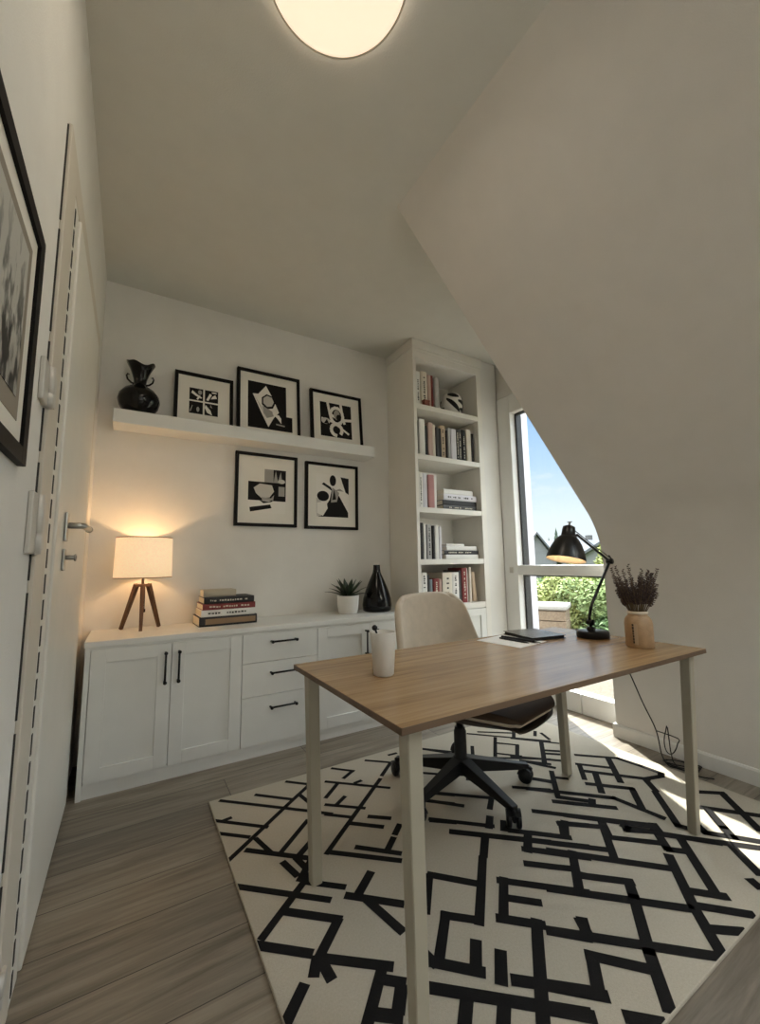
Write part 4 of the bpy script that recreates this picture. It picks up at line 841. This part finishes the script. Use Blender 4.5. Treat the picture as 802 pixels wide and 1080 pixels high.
def leafmat(name, c):
    m = mat(name, c, .8, var=.45, vscale=3.2, spec=.2); return m
LM = [leafmat('leaf_light', (.28, .31, .11)), leafmat('leaf_mid', (.17, .22, .085)), leafmat('leaf_dark', (.085, .14, .05))]
BARK = mat('bark', (.10, .07, .045), .9)
def foliage(bm, blobs, n, ls, rnd):
    tot = sum(b[3]**2 for b in blobs)
    for (x, y, z, r) in blobs:
        for _ in range(int(n*r*r/tot)):
            d_ = Vector((rnd.gauss(0, 1), rnd.gauss(0, 1), rnd.gauss(0, 1))).normalized(); rr = r*rnd.uniform(.72, 1.05)
            p = Vector((x, y, z))+Vector((d_.x, d_.y, d_.z*.9))*rr
            a = Vector((rnd.gauss(0, 1), rnd.gauss(0, 1), rnd.gauss(0, .6))).normalized(); c = a.cross(d_+Vector((rnd.gauss(0, .5), rnd.gauss(0, .5), .6)))
            if c.length < .05: continue
            c.normalize(); s_ = ls*rnd.uniform(.6, 1.3)
            bm.faces.new([bm.verts.new(q) for q in (p-a*s_, p+c*s_*.45, p+a*s_, p-c*s_*.45)])
def shrub(name, label, cat, X, Y, Z, blobs, n, ls, lm, seed, group, trunk):
    rnd = random.Random(seed); t = thing(name, label, cat, (X, Y, Z), group=group)
    bm = B(); foliage(bm, blobs, n, ls, rnd); obj('foliage', bm, lm, t)
    bm = B(); tube(bm, [(0, 0, 0), (.03, 0, trunk*.5), (0, .03, trunk)], [.05*trunk**.5, .04*trunk**.5, .02], 8)
    for k in range(5):
        x, y, z, r = blobs[k % len(blobs)]; tube(bm, [(0, 0, trunk*.4), (x*.6, y*.6, max(.2, z*.75)), (x, y, z)], [.025, .018, .008], 6)
    obj('trunk', bm, BARK, t)
g = 'garden shrubs outside the window'
def blobs(rnd, n, sx_, sz, r0, r1): return [(rnd.uniform(-sx_, sx_), rnd.uniform(-sx_, sx_), rnd.uniform(.15, 1)*sz, rnd.uniform(r0, r1)) for _ in range(n)]
rb = random.Random(21)
for i, (lab, X, Y, sz, w_, lm) in enumerate([
    ('bright green shrub behind the wooden garden box', 6.9, 5.25, .80, .55, 0), ('sunlit yellow green shrub in the middle of the lower window', 6.8, 4.55, .78, .5, 0),
    ('leafy green shrub right of the desk lamp arm outside', 6.3, 3.75, .70, .5, 1), ('dark green bush low behind the garden box', 8.2, 5.55, .9, .6, 2),
    ('darker shrub at the back between the bright shrubs', 8.0, 4.8, .95, .6, 1), ('low bush beside the lamp base seen through the window', 5.7, 3.2, .32, .25, 2), ('green hedge shrub at the far left of the lower window', 8.6, 6.6, .95, .65, 1), ('background shrub at the right of the lower window', 7.9, 4.1, .9, .55, 2)]):
    shrub('garden_shrub', lab, 'shrub', X, Y, -.12, blobs(rb, 11, w_, sz, .2, .34), 5200, .042, LM[lm], 30+i, g, .5)
shrub('garden_tree', 'yellow green tree top at the right edge of the upper window', 'tree', 11.2, 6.42, -.3, [(0, 0, 1.62, .36), (.3, -.3, 1.5, .4), (-.1, .1, 1.3, .3), (.3, -.6, 1.75, .4), (.2, -.2, 1.1, .4)], 4200, .055, LM[0], 77, None, 1.3)
# far houses, conifers, hill
def house(label, X, Y, w_, dpt, hw, hr, rz, rc):
    t = thing('house', label, 'house', (X, Y, -.5), (0, 0, rz))
    bm = B(); box(bm, -w_/2, w_/2, -dpt/2, dpt/2, 0, hw); prism(bm, [(-dpt/2, hw), (dpt/2, hw), (0, hw+hr*.95)], 'x', -w_/2, w_/2); obj('wall', bm, mat('house_wall', (.16, .155, .16), .9), t)
    bm = B(); prism(bm, [(-dpt/2-.4, hw-.3), (0, hw+hr), (dpt/2+.4, hw-.3), (dpt/2+.4, hw-.1), (0, hw+hr+.2), (-dpt/2-.4, hw-.1)], 'x', -w_/2-.3, w_/2+.3); rf = obj('roof', bm, rc, t)
    bm = B(); box(bm, .6, 1.1, .3, .8, hw+hr*.5, hw+hr+.7); obj('chimney', bm, mat('chimney_grey', (.10, .095, .095), .9), rf)
    for x in (-w_*.25, w_*.2):
        for z in (.9, 2.4):
            if z+1 < hw: bm = B(); box(bm, x, x+.9, -dpt/2-.03, -dpt/2+.02, z, z+1.1); obj('window', bm, mat('far_glass', (.08, .10, .12), .2), t)
RC = mat('slate_roof', (.085, .085, .095), .8)
house('dark roofed house at the left of the upper window', 30, 24.2, 3.4, 3.0, 1.5, 2.3, .9, RC)
house('long grey roofed house behind the desk lamp shade', 39, 25.2, 9, 5, 1.5, 1.9, -.55, mat('grey_roof', (.16, .17, .185), .8))
house('low roofed house next to the yellow green tree', 30, 17.2, 5, 4, 1.5, 1.2, .3, RC)
for lab, X, Y, hh in (('taller far conifer behind the desk lamp', 45, 32.6, 5.6), ('smaller far conifer left of the taller one', 47, 35.2, 4.6)):
    t = thing('conifer', lab, 'tree', (X, Y, -.4), group='far conifers'); rnd = random.Random(int(X)); bm = B()
    for k in range(9):
        z0 = hh*(.12+.09*k); r_ = hh*.20*(1-k/9.6); lathe(bm, [(r_, z0), (r_*.55, z0+hh*.07), (0, z0+hh*.16)], 14)
    for v in bm.verts: v.co.x *= 1+rnd.uniform(-.12, .12); v.co.y *= 1+rnd.uniform(-.12, .12)
    obj('foliage', bm, mat('conifer_green', (.04, .06, .04), .9, var=.3, vscale=2), t); bm = B(); tube(bm, [(0, 0, 0), (0, 0, hh*.9)], [.14, .03], 8); obj('trunk', bm, BARK, t)
bm = B(); n = 40; hv = [[], [], []]
for i in range(n+1):
    a = math.radians(20+60*i/n); q = 1.3+.8*math.sin(i*.45)+.5*math.sin(i*1.3+1)
    for j, (rr, z) in enumerate(((70, -.4), (85, 1.0+q), (110, -.4))): hv[j].append(bm.verts.new((rr*math.sin(a), rr*math.cos(a), z)))
for a, b_ in zip(hv, hv[1:]):
    for i in range(n): bm.faces.new([a[i], a[i+1], b_[i+1], b_[i]]).smooth = True
bmesh.ops.recalc_face_normals(bm, faces=bm.faces[:]); struct('far_hills', bm, mat('hill', (.10, .13, .10), .95, var=.25, vscale=.3))

# ---------------------------------------------------------------- light
sun = bpy.data.lights.new('sun', 'SUN'); so = bpy.data.objects.new('sun', sun); COL.objects.link(so)
sun.energy = 11; sun.angle = math.radians(.6); sun.color = (1, .95, .88)
so.rotation_euler = Vector((-.58, -1, -.98)).to_track_quat('-Z', 'Y').to_euler(); so.location = (8, 12, 12)
# daylight through the dormer window and both added windows is guided by portals
def portal(loc, rot, sx_, sy_):
    l = bpy.data.lights.new('daylight_portal', 'AREA'); l.shape = 'RECTANGLE'; l.size = sx_; l.size_y = sy_; l.cycles.is_portal = True
    o = bpy.data.objects.new('daylight_portal', l); COL.objects.link(o); o.location = loc; o.rotation_euler = rot
portal((2.96, 2.03, 1.22), (0, PI/2, 0), 2.4, .86)
portal(w3.location + Vector((.05, 0, .05)), (0, PI+w3.rotation_euler.y, 0), 2*LS, 2*WS)
portal(((WX0+WX1)/2, YN-.19, (WZ0+WZ1)/2), (PI/2, 0, 0), WX1-WX0, WZ1-WZ0)
def bulb(name, loc, e, col, r):
    l = bpy.data.lights.new(name, 'POINT'); l.energy = e; l.color = col; l.shadow_soft_size = r
    o = bpy.data.objects.new(name, l); COL.objects.link(o); o.location = loc
bulb('table_lamp_light', (.073, 2.835, CT+.440), 2.3, (1, .62, .30), .012)
p = MS @ Vector((0, 0, .03)); bulb('desk_lamp_light', (LX+p.x, LY+p.y, TT+p.z), .12, (1, .72, .45), .015)
l = bpy.data.lights.new('ceiling_lamp_light', 'AREA'); l.shape = 'DISK'; l.size = .40; l.energy = 3; l.color = (1, .88, .72)
o = bpy.data.objects.new('ceiling_lamp_light', l); COL.objects.link(o); o.location = (*lc, HC-.06)

# sky: blue with bright clouds, procedural
wd = bpy.data.worlds.new('sky'); S.world = wd; wd.use_nodes = True; nt = wd.node_tree; L = nt.links
bg = nt.nodes['Background']; tc = nt.nodes.new('ShaderNodeTexCoord'); sp_ = nt.nodes.new('ShaderNodeSeparateXYZ'); L.new(tc.outputs['Generated'], sp_.inputs[0])
rp = nt.nodes.new('ShaderNodeValToRGB'); L.new(sp_.outputs['Z'], rp.inputs['Fac']); e = rp.color_ramp.elements
e[0].position = .0; e[0].color = (.66, .69, .72, 1); e[1].position = .5; e[1].color = (.67, .72, .79, 1)
for ps, c in ((.10, (.60, .67, .73)), (.21, (.40, .54, .70)), (.335, (.26, .42, .66)), (.42, (.62, .67, .72))):
    q = e.new(ps); q.color = (*c, 1)
mp = nt.nodes.new('ShaderNodeMapping'); mp.inputs['Scale'].default_value = (1, 1, 2.6); L.new(tc.outputs['Generated'], mp.inputs['Vector'])
ns = nt.nodes.new('ShaderNodeTexNoise'); ns.inputs['Scale'].default_value = 3.2; ns.inputs['Detail'].default_value = 7; ns.inputs['Roughness'].default_value = .6; L.new(mp.outputs['Vector'], ns.inputs['Vector'])
cr = nt.nodes.new('ShaderNodeValToRGB'); cr.color_ramp.elements[0].position = .50; cr.color_ramp.elements[1].position = .68; L.new(ns.outputs['Fac'], cr.inputs['Fac'])
mx = nt.nodes.new('ShaderNodeMix'); mx.data_type = 'RGBA'; L.new(cr.outputs['Color'], mx.inputs['Factor']); L.new(rp.outputs['Color'], mx.inputs['A']); mx.inputs['B'].default_value = (.72, .72, .72, 1)
L.new(mx.outputs['Result'], bg.inputs['Color'])
# bright hazy upper sky, brighter than the band above the horizon
hz = nt.nodes.new('ShaderNodeMapRange'); hz.inputs['From Min'].default_value = .35; hz.inputs['From Max'].default_value = .55; hz.inputs['To Min'].default_value = 1.0; hz.inputs['To Max'].default_value = 7.0
L.new(sp_.outputs['Z'], hz.inputs['Value']); L.new(hz.outputs['Result'], bg.inputs['Strength'])

S.view_settings.view_transform = 'Standard'; S.view_settings.look = 'None'; S.view_settings.gamma = 1; S.view_settings.use_curve_mapping = False
S.view_settings.exposure = .68
S.cycles.use_denoising = True
S.cycles.max_bounces = 12; S.cycles.diffuse_bounces = 8; S.cycles.glossy_bounces = 4; S.cycles.transparent_max_bounces = 12
S.cycles.sample_clamp_indirect = 6; S.cycles.caustics_reflective = False; S.cycles.caustics_refractive = False
